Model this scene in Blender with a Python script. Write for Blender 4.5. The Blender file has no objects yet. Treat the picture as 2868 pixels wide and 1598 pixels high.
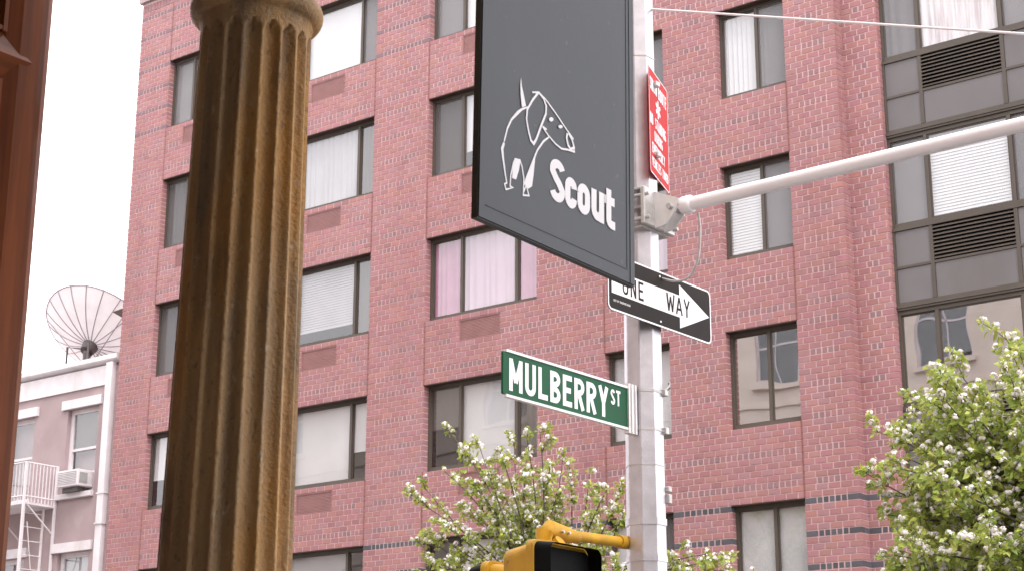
import bpy, math, random
import numpy as np
from mathutils import Vector, Matrix
R = math.radians
SC = bpy.context.scene
COL = SC.collection

# ------------------------------------------------------------------ camera, sky, sun, exposure
cam_data = bpy.data.cameras.new('camera')
cam = bpy.data.objects.new('camera', cam_data); COL.objects.link(cam)
cam.location = (0, 0, 1.6)
cam.rotation_mode = 'XYZ'
cam.rotation_euler = (Matrix.Rotation(R(37.52), 3, 'Z') @ Matrix.Rotation(R(90 + 16.22), 3, 'X') @ Matrix.Rotation(R(0.144), 3, 'Z')).to_euler('XYZ')
cam_data.sensor_width = 36.0
cam_data.lens = 36.0 * 4808 / 2868
cam_data.clip_start = 0.05
cam_data.clip_end = 2000
cam_data.dof.use_dof = True
cam_data.dof.focus_distance = 8.6
cam_data.dof.aperture_fstop = 20.0
SC.camera = cam

SUN_EL, SUN_AZ = 60.0, 122.0        # azimuth measured clockwise from +Y (into the brick facade)
w = bpy.data.worlds.new('World'); SC.world = w; w.use_nodes = True
nt = w.node_tree; nt.nodes.clear()
sky = nt.nodes.new('ShaderNodeTexSky'); sky.sky_type = 'NISHITA'; sky.sun_disc = False
sky.sun_elevation = R(SUN_EL); sky.sun_rotation = R(SUN_AZ)
sky.air_density = 1.0; sky.dust_density = 6.0; sky.ozone_density = 1.0; sky.altitude = 10
hsv = nt.nodes.new('ShaderNodeHueSaturation'); hsv.inputs['Saturation'].default_value = 0.10
ovc = nt.nodes.new('ShaderNodeMix'); ovc.data_type = 'RGBA'          # closed cloud layer over the blue sky
ovc.inputs[0].default_value = 0.72; ovc.inputs[7].default_value = (9.0, 8.8, 9.0, 1)
bg = nt.nodes.new('ShaderNodeBackground'); bg.inputs['Strength'].default_value = 0.12
wo = nt.nodes.new('ShaderNodeOutputWorld')
nt.links.new(sky.outputs[0], hsv.inputs['Color']); nt.links.new(hsv.outputs[0], ovc.inputs[6])
nt.links.new(ovc.outputs[2], bg.inputs['Color']); nt.links.new(bg.outputs[0], wo.inputs['Surface'])

sl = bpy.data.lights.new('sun', 'SUN'); sl.energy = 0.75; sl.angle = R(22); sl.color = (1.0, 0.95, 0.9)
so = bpy.data.objects.new('sun', sl); COL.objects.link(so)
sd = Vector((math.sin(R(SUN_AZ)) * math.cos(R(SUN_EL)), math.cos(R(SUN_AZ)) * math.cos(R(SUN_EL)), math.sin(R(SUN_EL))))
so.rotation_euler = sd.to_track_quat('Z', 'Y').to_euler(); so.location = (0, 10, 40)

vs = SC.view_settings
vs.view_transform = 'Standard'; vs.look = 'None'; vs.gamma = 1.0; vs.use_curve_mapping = False
vs.exposure = 1.66

# ------------------------------------------------------------------ materials
MATS = {}
def mat(name, c1, c2=None, rough=0.6, metal=0.0, scale=6.0, detail=4.0, bump=0.0, bscale=None, stretch=(1, 1, 1), coords='Object',
        spec=0.5, coat=0.0, trans=0.0, contrast=(0.35, 0.65), source=None, dirt=None, flatbump=False):
    """principled material: noise between two colours, fine relief; source = 'attr' / 'obj' multiplies by a per-piece tint"""
    if name in MATS: return MATS[name]
    m = bpy.data.materials.new(name); m.use_nodes = True; n = m.node_tree.nodes; L = m.node_tree.links
    b = n['Principled BSDF']; b.inputs['Roughness'].default_value = rough; b.inputs['Metallic'].default_value = metal
    b.inputs['Specular IOR Level'].default_value = spec; b.inputs['Coat Weight'].default_value = coat
    tc = n.new('ShaderNodeTexCoord'); mp = n.new('ShaderNodeMapping'); mp.inputs['Scale'].default_value = stretch
    L.new(tc.outputs[coords], mp.inputs[0])
    nz = n.new('ShaderNodeTexNoise'); nz.inputs['Scale'].default_value = scale; nz.inputs['Detail'].default_value = detail
    L.new(mp.outputs[0], nz.inputs['Vector'])
    rp = n.new('ShaderNodeMapRange'); rp.inputs[1].default_value, rp.inputs[2].default_value = contrast
    L.new(nz.outputs[0], rp.inputs[0])
    mx = n.new('ShaderNodeMix'); mx.data_type = 'RGBA'
    c2 = c2 or tuple(x * 0.82 for x in c1)
    mx.inputs[6].default_value = (*c1, 1); mx.inputs[7].default_value = (*c2, 1)
    L.new(rp.outputs[0], mx.inputs[0]); out = mx.outputs[2]
    for dc, ds, dst, lo, hi, amt in ([] if not dirt else dirt if isinstance(dirt, list) else [dirt]):
        mp2 = n.new('ShaderNodeMapping'); mp2.inputs['Scale'].default_value = dst
        g = n.new('ShaderNodeNewGeometry'); L.new(g.outputs['Position'], mp2.inputs[0])
        d = n.new('ShaderNodeTexNoise'); d.inputs['Scale'].default_value = ds; d.inputs['Detail'].default_value = 5
        L.new(mp2.outputs[0], d.inputs['Vector'])
        dr = n.new('ShaderNodeMapRange'); dr.inputs[1].default_value = lo; dr.inputs[2].default_value = hi; dr.inputs[4].default_value = amt
        L.new(d.outputs[0], dr.inputs[0])
        md = n.new('ShaderNodeMix'); md.data_type = 'RGBA'; md.inputs[7].default_value = (*dc, 1)
        L.new(dr.outputs[0], md.inputs[0]); L.new(out, md.inputs[6]); out = md.outputs[2]
    if source:
        if source == 'attr':
            a = n.new('ShaderNodeAttribute'); a.attribute_name = 'tint'; so_ = a.outputs['Color']
        else:
            a = n.new('ShaderNodeObjectInfo'); so_ = a.outputs['Color']
        mu = n.new('ShaderNodeMix'); mu.data_type = 'RGBA'; mu.blend_type = 'MULTIPLY'; mu.inputs[0].default_value = 1
        L.new(out, mu.inputs[6]); L.new(so_, mu.inputs[7]); out = mu.outputs[2]
    L.new(out, b.inputs['Base Color'])
    if bump:
        nb = n.new('ShaderNodeTexNoise'); nb.inputs['Scale'].default_value = bscale or scale * 4; nb.inputs['Detail'].default_value = 6
        L.new(tc.outputs[coords] if flatbump else mp.outputs[0], nb.inputs['Vector'])
        bm = n.new('ShaderNodeBump'); bm.inputs['Strength'].default_value = bump; bm.inputs['Distance'].default_value = 0.01
        L.new(nb.outputs[0], bm.inputs['Height']); L.new(bm.outputs[0], b.inputs['Normal'])
    if trans:
        t = n.new('ShaderNodeBsdfTranslucent'); L.new(out, t.inputs['Color'])
        ms = n.new('ShaderNodeMixShader'); ms.inputs[0].default_value = trans
        L.new(b.outputs[0], ms.inputs[1]); L.new(t.outputs[0], ms.inputs[2]); L.new(ms.outputs[0], n['Material Output'].inputs['Surface'])
    MATS[name] = m
    return m

def glass_mat(name, tint=(0.88, 0.89, 0.89), r0=0.12, wave=0.007, wscale=0.8):
    m = bpy.data.materials.new(name); m.use_nodes = True; n = m.node_tree.nodes; L = m.node_tree.links
    n.remove(n['Principled BSDF'])
    lw = n.new('ShaderNodeLayerWeight'); lw.inputs['Blend'].default_value = 0.5      # Schlick curve, the same from both sides
    pw_ = n.new('ShaderNodeMath'); pw_.operation = 'POWER'; pw_.inputs[1].default_value = 4.0; L.new(lw.outputs['Facing'], pw_.inputs[0])
    fr = n.new('ShaderNodeMapRange'); fr.inputs[3].default_value = r0; fr.inputs[4].default_value = 1.0; L.new(pw_.outputs[0], fr.inputs[0])
    tr = n.new('ShaderNodeBsdfTransparent'); tr.inputs[0].default_value = (*tint, 1)
    gl = n.new('ShaderNodeBsdfGlossy'); gl.inputs['Roughness'].default_value = 0.015; gl.inputs[0].default_value = (0.95, 0.95, 0.97, 1)
    g = n.new('ShaderNodeNewGeometry')
    nz = n.new('ShaderNodeTexNoise'); nz.inputs['Scale'].default_value = wscale; nz.inputs['Detail'].default_value = 1
    L.new(g.outputs['Position'], nz.inputs['Vector'])
    bm = n.new('ShaderNodeBump'); bm.inputs['Strength'].default_value = 1.0; bm.inputs['Distance'].default_value = wave
    L.new(nz.outputs[0], bm.inputs['Height']); L.new(bm.outputs[0], gl.inputs['Normal'])
    ms = n.new('ShaderNodeMixShader')
    L.new(fr.outputs[0], ms.inputs[0]); L.new(tr.outputs[0], ms.inputs[1]); L.new(gl.outputs[0], ms.inputs[2])
    L.new(ms.outputs[0], n['Material Output'].inputs['Surface'])
    return m

def screen_mat(name, col, cover):
    m = bpy.data.materials.new(name); m.use_nodes = True; n = m.node_tree.nodes; L = m.node_tree.links
    b = n['Principled BSDF']; b.inputs['Base Color'].default_value = (*col, 1); b.inputs['Roughness'].default_value = 0.8
    tr = n.new('ShaderNodeBsdfTransparent'); ms = n.new('ShaderNodeMixShader'); ms.inputs[0].default_value = cover
    L.new(tr.outputs[0], ms.inputs[1]); L.new(b.outputs[0], ms.inputs[2]); L.new(ms.outputs[0], n['Material Output'].inputs['Surface'])
    return m

STAIN = [((0.38, 0.20, 0.20), 0.45, (1, 1, 0.5), 0.50, 0.78, 0.45),        # pale bloom
         ((0.17, 0.062, 0.062), 0.9, (1, 1, 0.16), 0.56, 0.80, 0.45),       # damp streaks
         ((0.33, 0.15, 0.155), 0.16, (1, 1, 1), 0.42, 0.66, 0.40)]           # whole areas of another tone
M = dict(
    brick=mat('brick_clay', (0.305, 0.140, 0.143), (0.275, 0.124, 0.127), 0.85, scale=9, bump=0.25, bscale=60, source='attr', dirt=STAIN, coords='Object'),
    brick1=mat('brick_clay_piece', (0.305, 0.140, 0.143), (0.275, 0.124, 0.127), 0.85, scale=9, bump=0.25, bscale=60, source='obj', dirt=STAIN),
    mortar=mat('mortar', (0.56, 0.385, 0.385), (0.51, 0.345, 0.345), 0.95, scale=3, bump=0.2, bscale=80, dirt=[((0.36, 0.18, 0.18), 0.6, (1, 1, 0.4), 0.52, 0.75, 0.5), ((0.24, 0.10, 0.10), 0.9, (1, 1, 0.16), 0.56, 0.80, 0.45)]),
    bronze=mat('bronze_aluminium', (0.085, 0.069, 0.057), (0.073, 0.059, 0.049), 0.5, 0.0, scale=2, spec=0.3),
    panel=mat('grey_panel', (0.140, 0.128, 0.131), (0.124, 0.113, 0.116), 0.5, spec=0.3, scale=1.2, dirt=((0.09, 0.075, 0.06), 1.2, (1, 1, 0.3), 0.5, 0.8, 0.5)),
    joint=mat('sealant', (0.20, 0.075, 0.062), None, 0.8, scale=4),
    grille=mat('vent_paint', (0.27, 0.13, 0.125), (0.24, 0.115, 0.11), 0.7, scale=5),
    dark=mat('dark_interior', (0.05, 0.045, 0.042), None, 0.9),
    black=mat('black_plastic', (0.004, 0.004, 0.0045), None, 0.6, scale=3, spec=0.08),
    glass=glass_mat('window_glass'), mirror=glass_mat('reflective_glass', (0.6, 0.6, 0.6), 0.5),
    white=mat('white_blind', (0.66, 0.635, 0.65), (0.61, 0.59, 0.605), 0.8, scale=1.5),
    greyb=mat('grey_blind', (0.46, 0.44, 0.46), (0.42, 0.40, 0.42), 0.8, scale=2),
    taupe=mat('taupe_shade', (0.13, 0.112, 0.10), (0.11, 0.096, 0.088), 0.85, scale=2),
    pink=mat('pink_curtain', (0.50, 0.26, 0.36), (0.43, 0.21, 0.30), 0.85, scale=2),
    pinkw=mat('pale_pink_curtain', (0.58, 0.45, 0.52), (0.52, 0.39, 0.47), 0.85, scale=1.2),
    lace=mat('lace_curtain', (0.66, 0.60, 0.61), (0.45, 0.36, 0.38), 0.85, scale=14, stretch=(1, 1, 0.08), contrast=(0.45, 0.62)),
    screen=screen_mat('insect_screen', (0.14, 0.13, 0.135), 0.5),
    galv=mat('galvanised_steel', (0.60, 0.58, 0.62), (0.50, 0.485, 0.52), 0.36, 0.8, scale=14, bump=0.06, bscale=90, dirt=((0.30, 0.27, 0.27), 3.0, (1, 1, 0.25), 0.55, 0.8, 0.6)),
    galvw=mat('white_arm_paint', (0.90, 0.86, 0.89), (0.86, 0.82, 0.85), 0.4, 0.0, scale=5, dirt=((0.6, 0.55, 0.55), 2.0, (1, 1, 1), 0.6, 0.9, 0.3)),
    steel=mat('clamp_steel', (0.55, 0.53, 0.52), (0.42, 0.40, 0.39), 0.45, 0.5, scale=20),
    green=mat('sign_green', (0.006, 0.075, 0.032), (0.009, 0.088, 0.038), 0.55, spec=0.2, scale=3, dirt=((0.03, 0.06, 0.035), 4, (1, 1, 1), 0.5, 0.8, 0.5)),
    signw=mat('sign_white', (0.82, 0.79, 0.82), (0.77, 0.745, 0.77), 0.5, scale=4),
    signk=mat('sign_black', (0.014, 0.010, 0.009), (0.020, 0.015, 0.012), 0.6, spec=0.15, scale=6),
    red=mat('sign_red', (0.50, 0.022, 0.024), (0.45, 0.018, 0.02), 0.55, spec=0.2, scale=5),
    alu=mat('aluminium_edge', (0.78, 0.76, 0.76), None, 0.35, 0.4, scale=6),
    yellow=mat('signal_yellow', (0.58, 0.32, 0.022), (0.47, 0.25, 0.018), 0.55, spec=0.3, scale=6, bump=0.12, bscale=60, dirt=[((0.26, 0.13, 0.03), 5.0, (1, 1, 0.5), 0.5, 0.8, 0.7), ((0.10, 0.07, 0.04), 30.0, (1, 1, 1), 0.66, 0.74, 0.6)]),
    slate=mat('banner_slate', (0.064, 0.070, 0.083), (0.055, 0.060, 0.072), 0.5, spec=0.3, scale=1.6, bump=0.03, bscale=40, dirt=[((0.10, 0.10, 0.105), 6.0, (1, 1, 0.35), 0.55, 0.85, 0.35), ((0.13, 0.13, 0.13), 45.0, (1, 1, 1), 0.68, 0.75, 0.5)]),
    blackm=mat('banner_edge', (0.010, 0.009, 0.009), None, 0.4),
    iron=mat('rusty_iron', (0.44, 0.275, 0.13), (0.19, 0.125, 0.07), 0.62, 0.05, scale=16, detail=9, stretch=(1, 1, 0.10), bump=0.5, bscale=120, flatbump=True, contrast=(0.36, 0.66),
             dirt=[((0.46, 0.22, 0.04), 4.5, (1, 1, 0.3), 0.47, 0.66, 0.85), ((0.06, 0.048, 0.04), 7.0, (1, 1, 0.35), 0.54, 0.70, 0.75), ((0.07, 0.052, 0.04), 90.0, (1, 1, 0.5), 0.61, 0.70, 0.5), ((0.46, 0.37, 0.28), 70.0, (1, 1, 0.5), 0.62, 0.72, 0.5)]),
    wood=mat('varnished_wood', (0.36, 0.098, 0.027), (0.14, 0.036, 0.013), 0.45, spec=0.3, scale=5, detail=8, stretch=(6, 6, 0.35), bump=0.06, bscale=14, coat=0.12, contrast=(0.3, 0.7)),
    woodr=mat('varnished_wood_rail', (0.36, 0.098, 0.027), (0.14, 0.036, 0.013), 0.45, spec=0.3, scale=5, detail=8, stretch=(6, 0.35, 6), bump=0.06, bscale=14, coat=0.12, contrast=(0.3, 0.7)),
    stucco=mat('pink_beige_stucco', (0.345, 0.262, 0.268), (0.30, 0.225, 0.23), 0.9, scale=1.6, bump=0.15, bscale=40, dirt=[((0.22, 0.155, 0.15), 0.8, (1, 1, 0.2), 0.5, 0.75, 0.6), ((0.42, 0.34, 0.34), 1.6, (1, 1, 1), 0.55, 0.7, 0.5)]),
    trim=mat('white_trim', (0.66, 0.61, 0.635), (0.58, 0.535, 0.555), 0.6, scale=3, dirt=((0.40, 0.33, 0.31), 2.2, (1, 1, 0.3), 0.55, 0.8, 0.55)),
    acgrey=mat('ac_grille', (0.30, 0.29, 0.29), (0.24, 0.23, 0.23), 0.6, scale=8),
    dish=mat('dish_mesh', (0.72, 0.69, 0.70), (0.66, 0.63, 0.64), 0.6, scale=3, trans=0.3),
    dkmetal=mat('dark_metal', (0.10, 0.085, 0.085), None, 0.5, 0.3, scale=5),
    rib=mat('rib_metal', (0.36, 0.30, 0.33), None, 0.5, 0.3, scale=5),
    stone=mat('beige_stone', (0.70, 0.61, 0.55), (0.62, 0.53, 0.47), 0.9, scale=1.2, bump=0.1, bscale=30),
    bark=mat('bark', (0.10, 0.075, 0.06), (0.06, 0.045, 0.038), 0.9, scale=9, stretch=(1, 1, 0.3), bump=0.5, bscale=40),
    leaf=mat('spring_leaf', (0.42, 0.465, 0.13), (0.33, 0.395, 0.09), 0.55, scale=3.5, trans=0.5, source='attr'),
    petal=mat('blossom', (0.84, 0.79, 0.78), (0.78, 0.72, 0.72), 0.7, scale=4, trans=0.3),
    asphalt=mat('asphalt', (0.055, 0.054, 0.053), (0.042, 0.041, 0.04), 0.9, scale=30, bump=0.3),
    paving=mat('paving', (0.36, 0.345, 0.33), (0.30, 0.29, 0.275), 0.9, scale=2, bump=0.1),
    plaster=mat('shop_plaster', (0.62, 0.57, 0.51), None, 0.9, scale=1),
    brown=mat('brown_metal', (0.045, 0.02, 0.013), None, 0.7, scale=6),
)

# ------------------------------------------------------------------ mesh helpers
class MB:
    def __init__(s): s.v = []; s.f = []; s.t = []; s.sm = []
    def add(s, vs_, fs, tint=(1, 1, 1), smooth=False):
        o = len(s.v); s.v += [tuple(map(float, p)) for p in vs_]
        for q in fs: s.f.append(tuple(i + o for i in q)); s.t.append(tint); s.sm.append(smooth)
        return s
    def box(s, x0, x1, y0, y1, z0, z1, tint=(1, 1, 1)):
        return s.add([(x0, y0, z0), (x1, y0, z0), (x1, y1, z0), (x0, y1, z0), (x0, y0, z1), (x1, y0, z1), (x1, y1, z1), (x0, y1, z1)],
                     [(0, 3, 2, 1), (4, 5, 6, 7), (0, 1, 5, 4), (1, 2, 6, 5), (2, 3, 7, 6), (3, 0, 4, 7)], tint)
    def bbox(s, x0, x1, y0, y1, z0, z1, b=0.004):
        """box with chamfered edges"""
        P, idx = [], {}
        X, Y, Z = (x0, x1), (y0, y1), (z0, z1)
        for i in (0, 1):
            for j in (0, 1):
                for k in (0, 1):
                    for a in range(3):
                        p = [X[i], Y[j], Z[k]]
                        for c in range(3):
                            if c != a: p[c] += b * (1 if (i, j, k)[c] == 0 else -1)
                        idx[i, j, k, a] = len(P); P.append(p)
        F = []
        for a in range(3):
            u, v_ = [(1, 2), (2, 0), (0, 1)][a]
            for e in (0, 1):
                q = []
                for (p, r_) in ((0, 0), (1, 0), (1, 1), (0, 1)):
                    c = [0, 0, 0]; c[a] = e; c[u] = p; c[v_] = r_; q.append(idx[c[0], c[1], c[2], a])
                F.append(tuple(q if e else q[::-1]))
        for a in range(3):
            u, v_ = [(1, 2), (2, 0), (0, 1)][a]
            for p in (0, 1):
                for r_ in (0, 1):
                    c0 = [0, 0, 0]; c0[u] = p; c0[v_] = r_; c1 = list(c0); c1[a] = 1
                    q = (idx[(*c0, u)], idx[(*c1, u)], idx[(*c1, v_)], idx[(*c0, v_)])
                    F.append(q if p != r_ else q[::-1])
        for i in (0, 1):
            for j in (0, 1):
                for k in (0, 1):
                    q = (idx[i, j, k, 0], idx[i, j, k, 1], idx[i, j, k, 2]); F.append(q if (i + j + k) % 2 else q[::-1])
        return s.add(P, F)
    def tube(s, pts, rad, seg=10, cap=True, smooth=True):
        pts = [Vector(p) for p in pts]; n = len(pts)
        rad = [rad] * n if isinstance(rad, (int, float)) else rad
        ref = Vector((0.31, 0.17, 0.93)); V = []
        for i, p in enumerate(pts):
            d = (pts[min(i + 1, n - 1)] - pts[max(i - 1, 0)]).normalized()
            a = d.cross(ref)
            if a.length < 0.05: a = d.cross(Vector((1, 0, 0)))
            a.normalize(); b = d.cross(a); ref = a.cross(d) if False else ref
            for k in range(seg):
                t = 2 * math.pi * k / seg; V.append(p + (a * math.cos(t) + b * math.sin(t)) * rad[i])
        F = [(i * seg + k, (i + 1) * seg + k, (i + 1) * seg + (k + 1) % seg, i * seg + (k + 1) % seg) for i in range(n - 1) for k in range(seg)]
        s.add(V, F, smooth=smooth)
        if cap:
            s.add(V[:seg], [tuple(range(seg))]); s.add(V[-seg:], [tuple(range(seg))[::-1]])
        return s
    def lathe(s, prof, seg=32, cx=0, cy=0, smooth=True):
        V = [(cx + r * math.cos(2 * math.pi * k / seg), cy + r * math.sin(2 * math.pi * k / seg), z) for r, z in prof for k in range(seg)]
        F = [(i * seg + k, i * seg + (k + 1) % seg, (i + 1) * seg + (k + 1) % seg, (i + 1) * seg + k) for i in range(len(prof) - 1) for k in range(seg)]
        return s.add(V, F, smooth=smooth)
    def prism(s, poly, fn, d0, d1):
        """poly of (a, b) extruded between offsets d0 and d1; fn(a, b, d) gives the point"""
        n = len(poly); V = [fn(a, b, d0) for a, b in poly] + [fn(a, b, d1) for a, b in poly]
        return s.add(V, [tuple(range(n)), tuple(range(n, 2 * n))[::-1]] + [(i, i + n, (i + 1) % n + n, (i + 1) % n) for i in range(n)])
    def build(s, name, m, parent=None, attr=False, loc=None):
        me = bpy.data.meshes.new(name); me.from_pydata(s.v, [], s.f)
        me.materials.append(M[m] if isinstance(m, str) else m)
        if any(s.sm): me.polygons.foreach_set('use_smooth', s.sm)
        if attr:
            ca = me.attributes.new('tint', 'FLOAT_COLOR', 'FACE')
            ca.data.foreach_set('color', np.array([(*t, 1.0) for t in s.t], 'f').ravel())
        me.update()
        o = bpy.data.objects.new(name, me); COL.objects.link(o)
        if parent is not None: o.parent = parent
        if loc: o.location = loc
        return o

def tag(o, label, cat, group=None):
    o['label'] = label; o['category'] = cat
    if group: o['group'] = group
    return o
def thing(name, label, cat, loc=(0, 0, 0), group=None):
    o = bpy.data.objects.new(name, None); COL.objects.link(o); o.location = loc; o.empty_display_size = 0.2
    return tag(o, label, cat, group)
def struct(o): o['kind'] = 'structure'; return o
def sub(o, x, y, z): return (o.location.x + x, o.location.y + y, o.location.z + z)
rnd = random.Random(7)

D = 23.28           # facade plane of the brick building
# ------------------------------------------------------------------ ground
struct(MB().add([(-600, -600, 0), (600, -600, 0), (600, 600, 0), (-600, 600, 0)], [(0, 1, 2, 3)]).build('ground', 'paving'))
struct(MB().add([(-300, 6.2, 0.004), (300, 6.2, 0.004), (300, 17.2, 0.004), (-300, 17.2, 0.004)], [(0, 1, 2, 3)]).build('road', 'asphalt'))
struct(MB().box(-300, 300, 17.2, 17.35, 0.0, 0.13).build('kerb_far', 'paving'))
struct(MB().box(-300, 300, 17.35, D + 0.3, 0.0, 0.125).build('pavement_far', 'paving'))
struct(MB().box(-300, 300, 6.05, 6.2, 0.0, 0.13).build('kerb_near', 'paving'))
struct(MB().box(-300, 300, 2.5, 6.05, 0.0, 0.125).build('pavement_near', 'paving'))
for k in range(6):
    struct(MB().box(-60 + k * 12, -57 + k * 12, 11.6, 11.75, 0.0, 0.008).build('lane_marking', 'signw'))

# ------------------------------------------------------------------ brick apartment building
XL, XC, XB0, XB1, XC2, XR = -28.50, -11.346, -10.73, -8.10, -7.484, -3.0
YS, YBAY = D + 0.25, D + 0.35
HEADS = [3.0 + 2.8 * k for k in range(6)]                  # 3.0 ground floor, 5.8 ... 17.0
ZTOP = 18.70
bld = thing('apartment_building', 'tall pink-red brick apartment building with dark-framed windows and grey metal window bay', 'building', (-20, D, 0))
CO = bld.location.copy()
COLS = {'A': (-27.45, -26.15, (-26.80,)), 'B': (-23.86, -21.29, (-23.34, -21.81)), 'C': (-19.90, -17.33, (-19.15, -17.88)),
        'E': (-15.90, -14.61, (-15.25,)), 'F': (-13.55, -12.26, (-12.85,)), 'G': (-6.57, -5.28, (-5.92,))}
GRILLE = {'A': (-26.90, -25.96), 'B': (-23.05, -22.11), 'C': (-19.08, -18.14)}
openings = []                                              # x0, x1, z0, z1
for c, (a, b, _) in COLS.items():
    for h in HEADS[1:]:
        openings.append((a, b, h - 1.6, h))
        if c in GRILLE: openings.append((*GRILLE[c], h - 2.1, h - 1.7))
JOINTS = [-27.45, -21.29, -19.90, -15.90, -12.26]

wall = MB()
def sheet(mb, xa, xb, za, zb, y, ops, g=0.004):
    ops = [(a - g, b + g, c - g, d + g) for a, b, c, d in ops if b > xa and a < xb]
    xs = sorted({xa, xb, *[v for o in ops for v in o[:2]]}); zs = sorted({za, zb, *[v for o in ops for v in o[2:]]})
    xs = [x for x in xs if xa <= x <= xb]; zs = [z for z in zs if za <= z <= zb]
    for i in range(len(xs) - 1):
        for j in range(len(zs) - 1):
            mx_, mz = (xs[i] + xs[i + 1]) / 2, (zs[j] + zs[j + 1]) / 2
            if any(a < mx_ < b and c < mz < d for a, b, c, d in ops): continue
            mb.add([(xs[i], y, zs[j]), (xs[i + 1], y, zs[j]), (xs[i + 1], y, zs[j + 1]), (xs[i], y, zs[j + 1])], [(0, 1, 2, 3)])
    for a, b, c, d in ops:
        mb.add([(a, y, c), (a, y, d), (a, y + .24, d), (a, y + .24, c)], [(0, 3, 2, 1)]); mb.add([(b, y, c), (b, y, d), (b, y + .24, d), (b, y + .24, c)], [(0, 1, 2, 3)])
        mb.add([(a, y, d), (b, y, d), (b, y + .24, d), (a, y + .24, d)], [(0, 3, 2, 1)]); mb.add([(a, y, c), (b, y, c), (b, y + .24, c), (a, y + .24, c)], [(0, 1, 2, 3)])
REC = 0.007
sheet(wall, XL + REC, XC - REC, 0, ZTOP, D + REC, [o for o in openings if o[1] < XC])
sheet(wall, XC2 + REC, XR, 0, ZTOP, D + REC, [o for o in openings if o[0] > XC2])
sheet(wall, XC - REC, XB0 - REC, 0, ZTOP, YS + REC, []); sheet(wall, XB1 + REC, XC2 + REC, 0, ZTOP, YS + REC, [])
wall.add([(XC - REC, D + REC, 0), (XC - REC, YS + REC, 0), (XC - REC, YS + REC, ZTOP), (XC - REC, D + REC, ZTOP)], [(0, 1, 2, 3)])
wall.add([(XC2 + REC, D + REC, 0), (XC2 + REC, YS + REC, 0), (XC2 + REC, YS + REC, ZTOP), (XC2 + REC, D + REC, ZTOP)], [(3, 2, 1, 0)])
wall.add([(XB0 - REC, YS + REC, 0), (XB0 - REC, YBAY + .1, 0), (XB0 - REC, YBAY + .1, ZTOP), (XB0 - REC, YS + REC, ZTOP)], [(0, 1, 2, 3)])
wall.add([(XB1 + REC, YS + REC, 0), (XB1 + REC, YBAY + .1, 0), (XB1 + REC, YBAY + .1, ZTOP), (XB1 + REC, YS + REC, ZTOP)], [(3, 2, 1, 0)])
wall.add([(XL + REC, D + REC, 0), (XL + REC, D + 12, 0), (XL + REC, D + 12, ZTOP), (XL + REC, D + REC, ZTOP)], [(0, 1, 2, 3)])
wall.add([(XR, D + REC, 0), (XR, D + 12, 0), (XR, D + 12, ZTOP), (XR, D + REC, ZTOP)], [(3, 2, 1, 0)])
wall.add([(XL, D + 12, 0), (XR, D + 12, 0), (XR, D + 12, ZTOP), (XL, D + 12, ZTOP)], [(3, 2, 1, 0)])
for mb_ in (wall,): mb_.v = [(x - CO.x, y - CO.y, z - CO.z) for x, y, z in mb_.v]
WALL = wall.build('wall', 'mortar', bld)

# bricks: (x0, x1, y0, y1, z0, z1, tint)
BR = []
def tint_of(kind):
    j = rnd.uniform(0.93, 1.07); r_ = rnd.random()
    if kind == 'dark':
        k = rnd.uniform(0.75, 1.25); return (0.23 * k, 0.48 * k, 0.55 * k)
    if kind == 'dim': return (0.60 * j, 0.80 * j, 0.88 * j)
    if kind == 'head':
        if r_ < 0.4: return (0.72 * j, 0.92 * j, 0.97 * j)
        return (0.88 * j, 0.95 * j, 0.97 * j)
    if r_ < 0.12: return (0.94 * j, 1.06 * j, 1.12 * j)     # mauve
    if r_ < 0.20: return (1.05 * j, 1.03 * j, 0.92 * j)     # orange
    if r_ < 0.27: return (0.90 * j, 0.90 * j, 0.92 * j)
    return (j, j * rnd.uniform(.95, 1.06), j * rnd.uniform(.94, 1.07))
GAP = 0.0092; BL = 0.205
def runs_at(xa, xb, zc, ops):
    cuts = sorted([(a, b) for a, b, c, d in ops if c < zc < d and b > xa and a < xb]); out = []; x = xa
    for a, b in cuts:
        if a > x: out.append((x, a))
        x = max(x, b)
    if x < xb: out.append((x, xb))
    res = []
    for a, b in out:                                        # movement joints above and below the jambs
        js = [j for j in JOINTS if a + .25 < j < b - .25]
        p = a
        for j in js: res.append((p, j - .015)); p = j + .015
        res.append((p, b))
    return res
def course(k, xa, xb, y, ops, x_phase=0.0):
    z0 = 3.0 + .1 * k; zc = z0 + .05
    ci = int(round((5.8 - (z0 + .1)) / .1)) % 28
    header = ci in (0, 5, 10, 15, 20, 25)
    dark = header and (4.0 < zc < 5.8 or zc > 15.3)
    for a, b in runs_at(xa, xb, zc, ops):
        segs = []
        if header:
            ends = (b - a) < 2.1
            p, q = a, b
            if ends and b - a > .55: segs += [(a, a + BL), (b - BL, b)]; p, q = a + BL, b - BL
            n = max(1, round((q - p) / (BL / 2))); st = (q - p) / n
            segs += [(p + i * st, p + (i + 1) * st) for i in range(n)]
        else:
            off = (BL / 2 if k % 2 else 0) + x_phase
            n0 = math.ceil((a - off) / BL + 1e-6); xs = [a]
            x = off + n0 * BL
            while x < b - 1e-6: xs.append(x); x += BL
            xs.append(b)
            if len(xs) > 2 and xs[1] - xs[0] < .035: del xs[1]
            if len(xs) > 2 and xs[-1] - xs[-2] < .035: del xs[-2]
            segs = list(zip(xs[:-1], xs[1:]))
        for p, q in segs:
            kd = ('dim' if zc > 6 else 'dark') if dark else ('head' if header and q - p < .15 else 'st')
            yj = rnd.uniform(-.0015, .0015)
            dep = .138
            gx = .0125 if header and q - p < .15 else .0102
            BR.append([p + (gx if p > a + .001 else 0), q - (gx if q < b - .001 else 0), y + yj, y + dep, z0 + GAP, z0 + .1 - GAP, tint_of(kd)])
NC = int(round((18.4 - 3.0) / .1))
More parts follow.
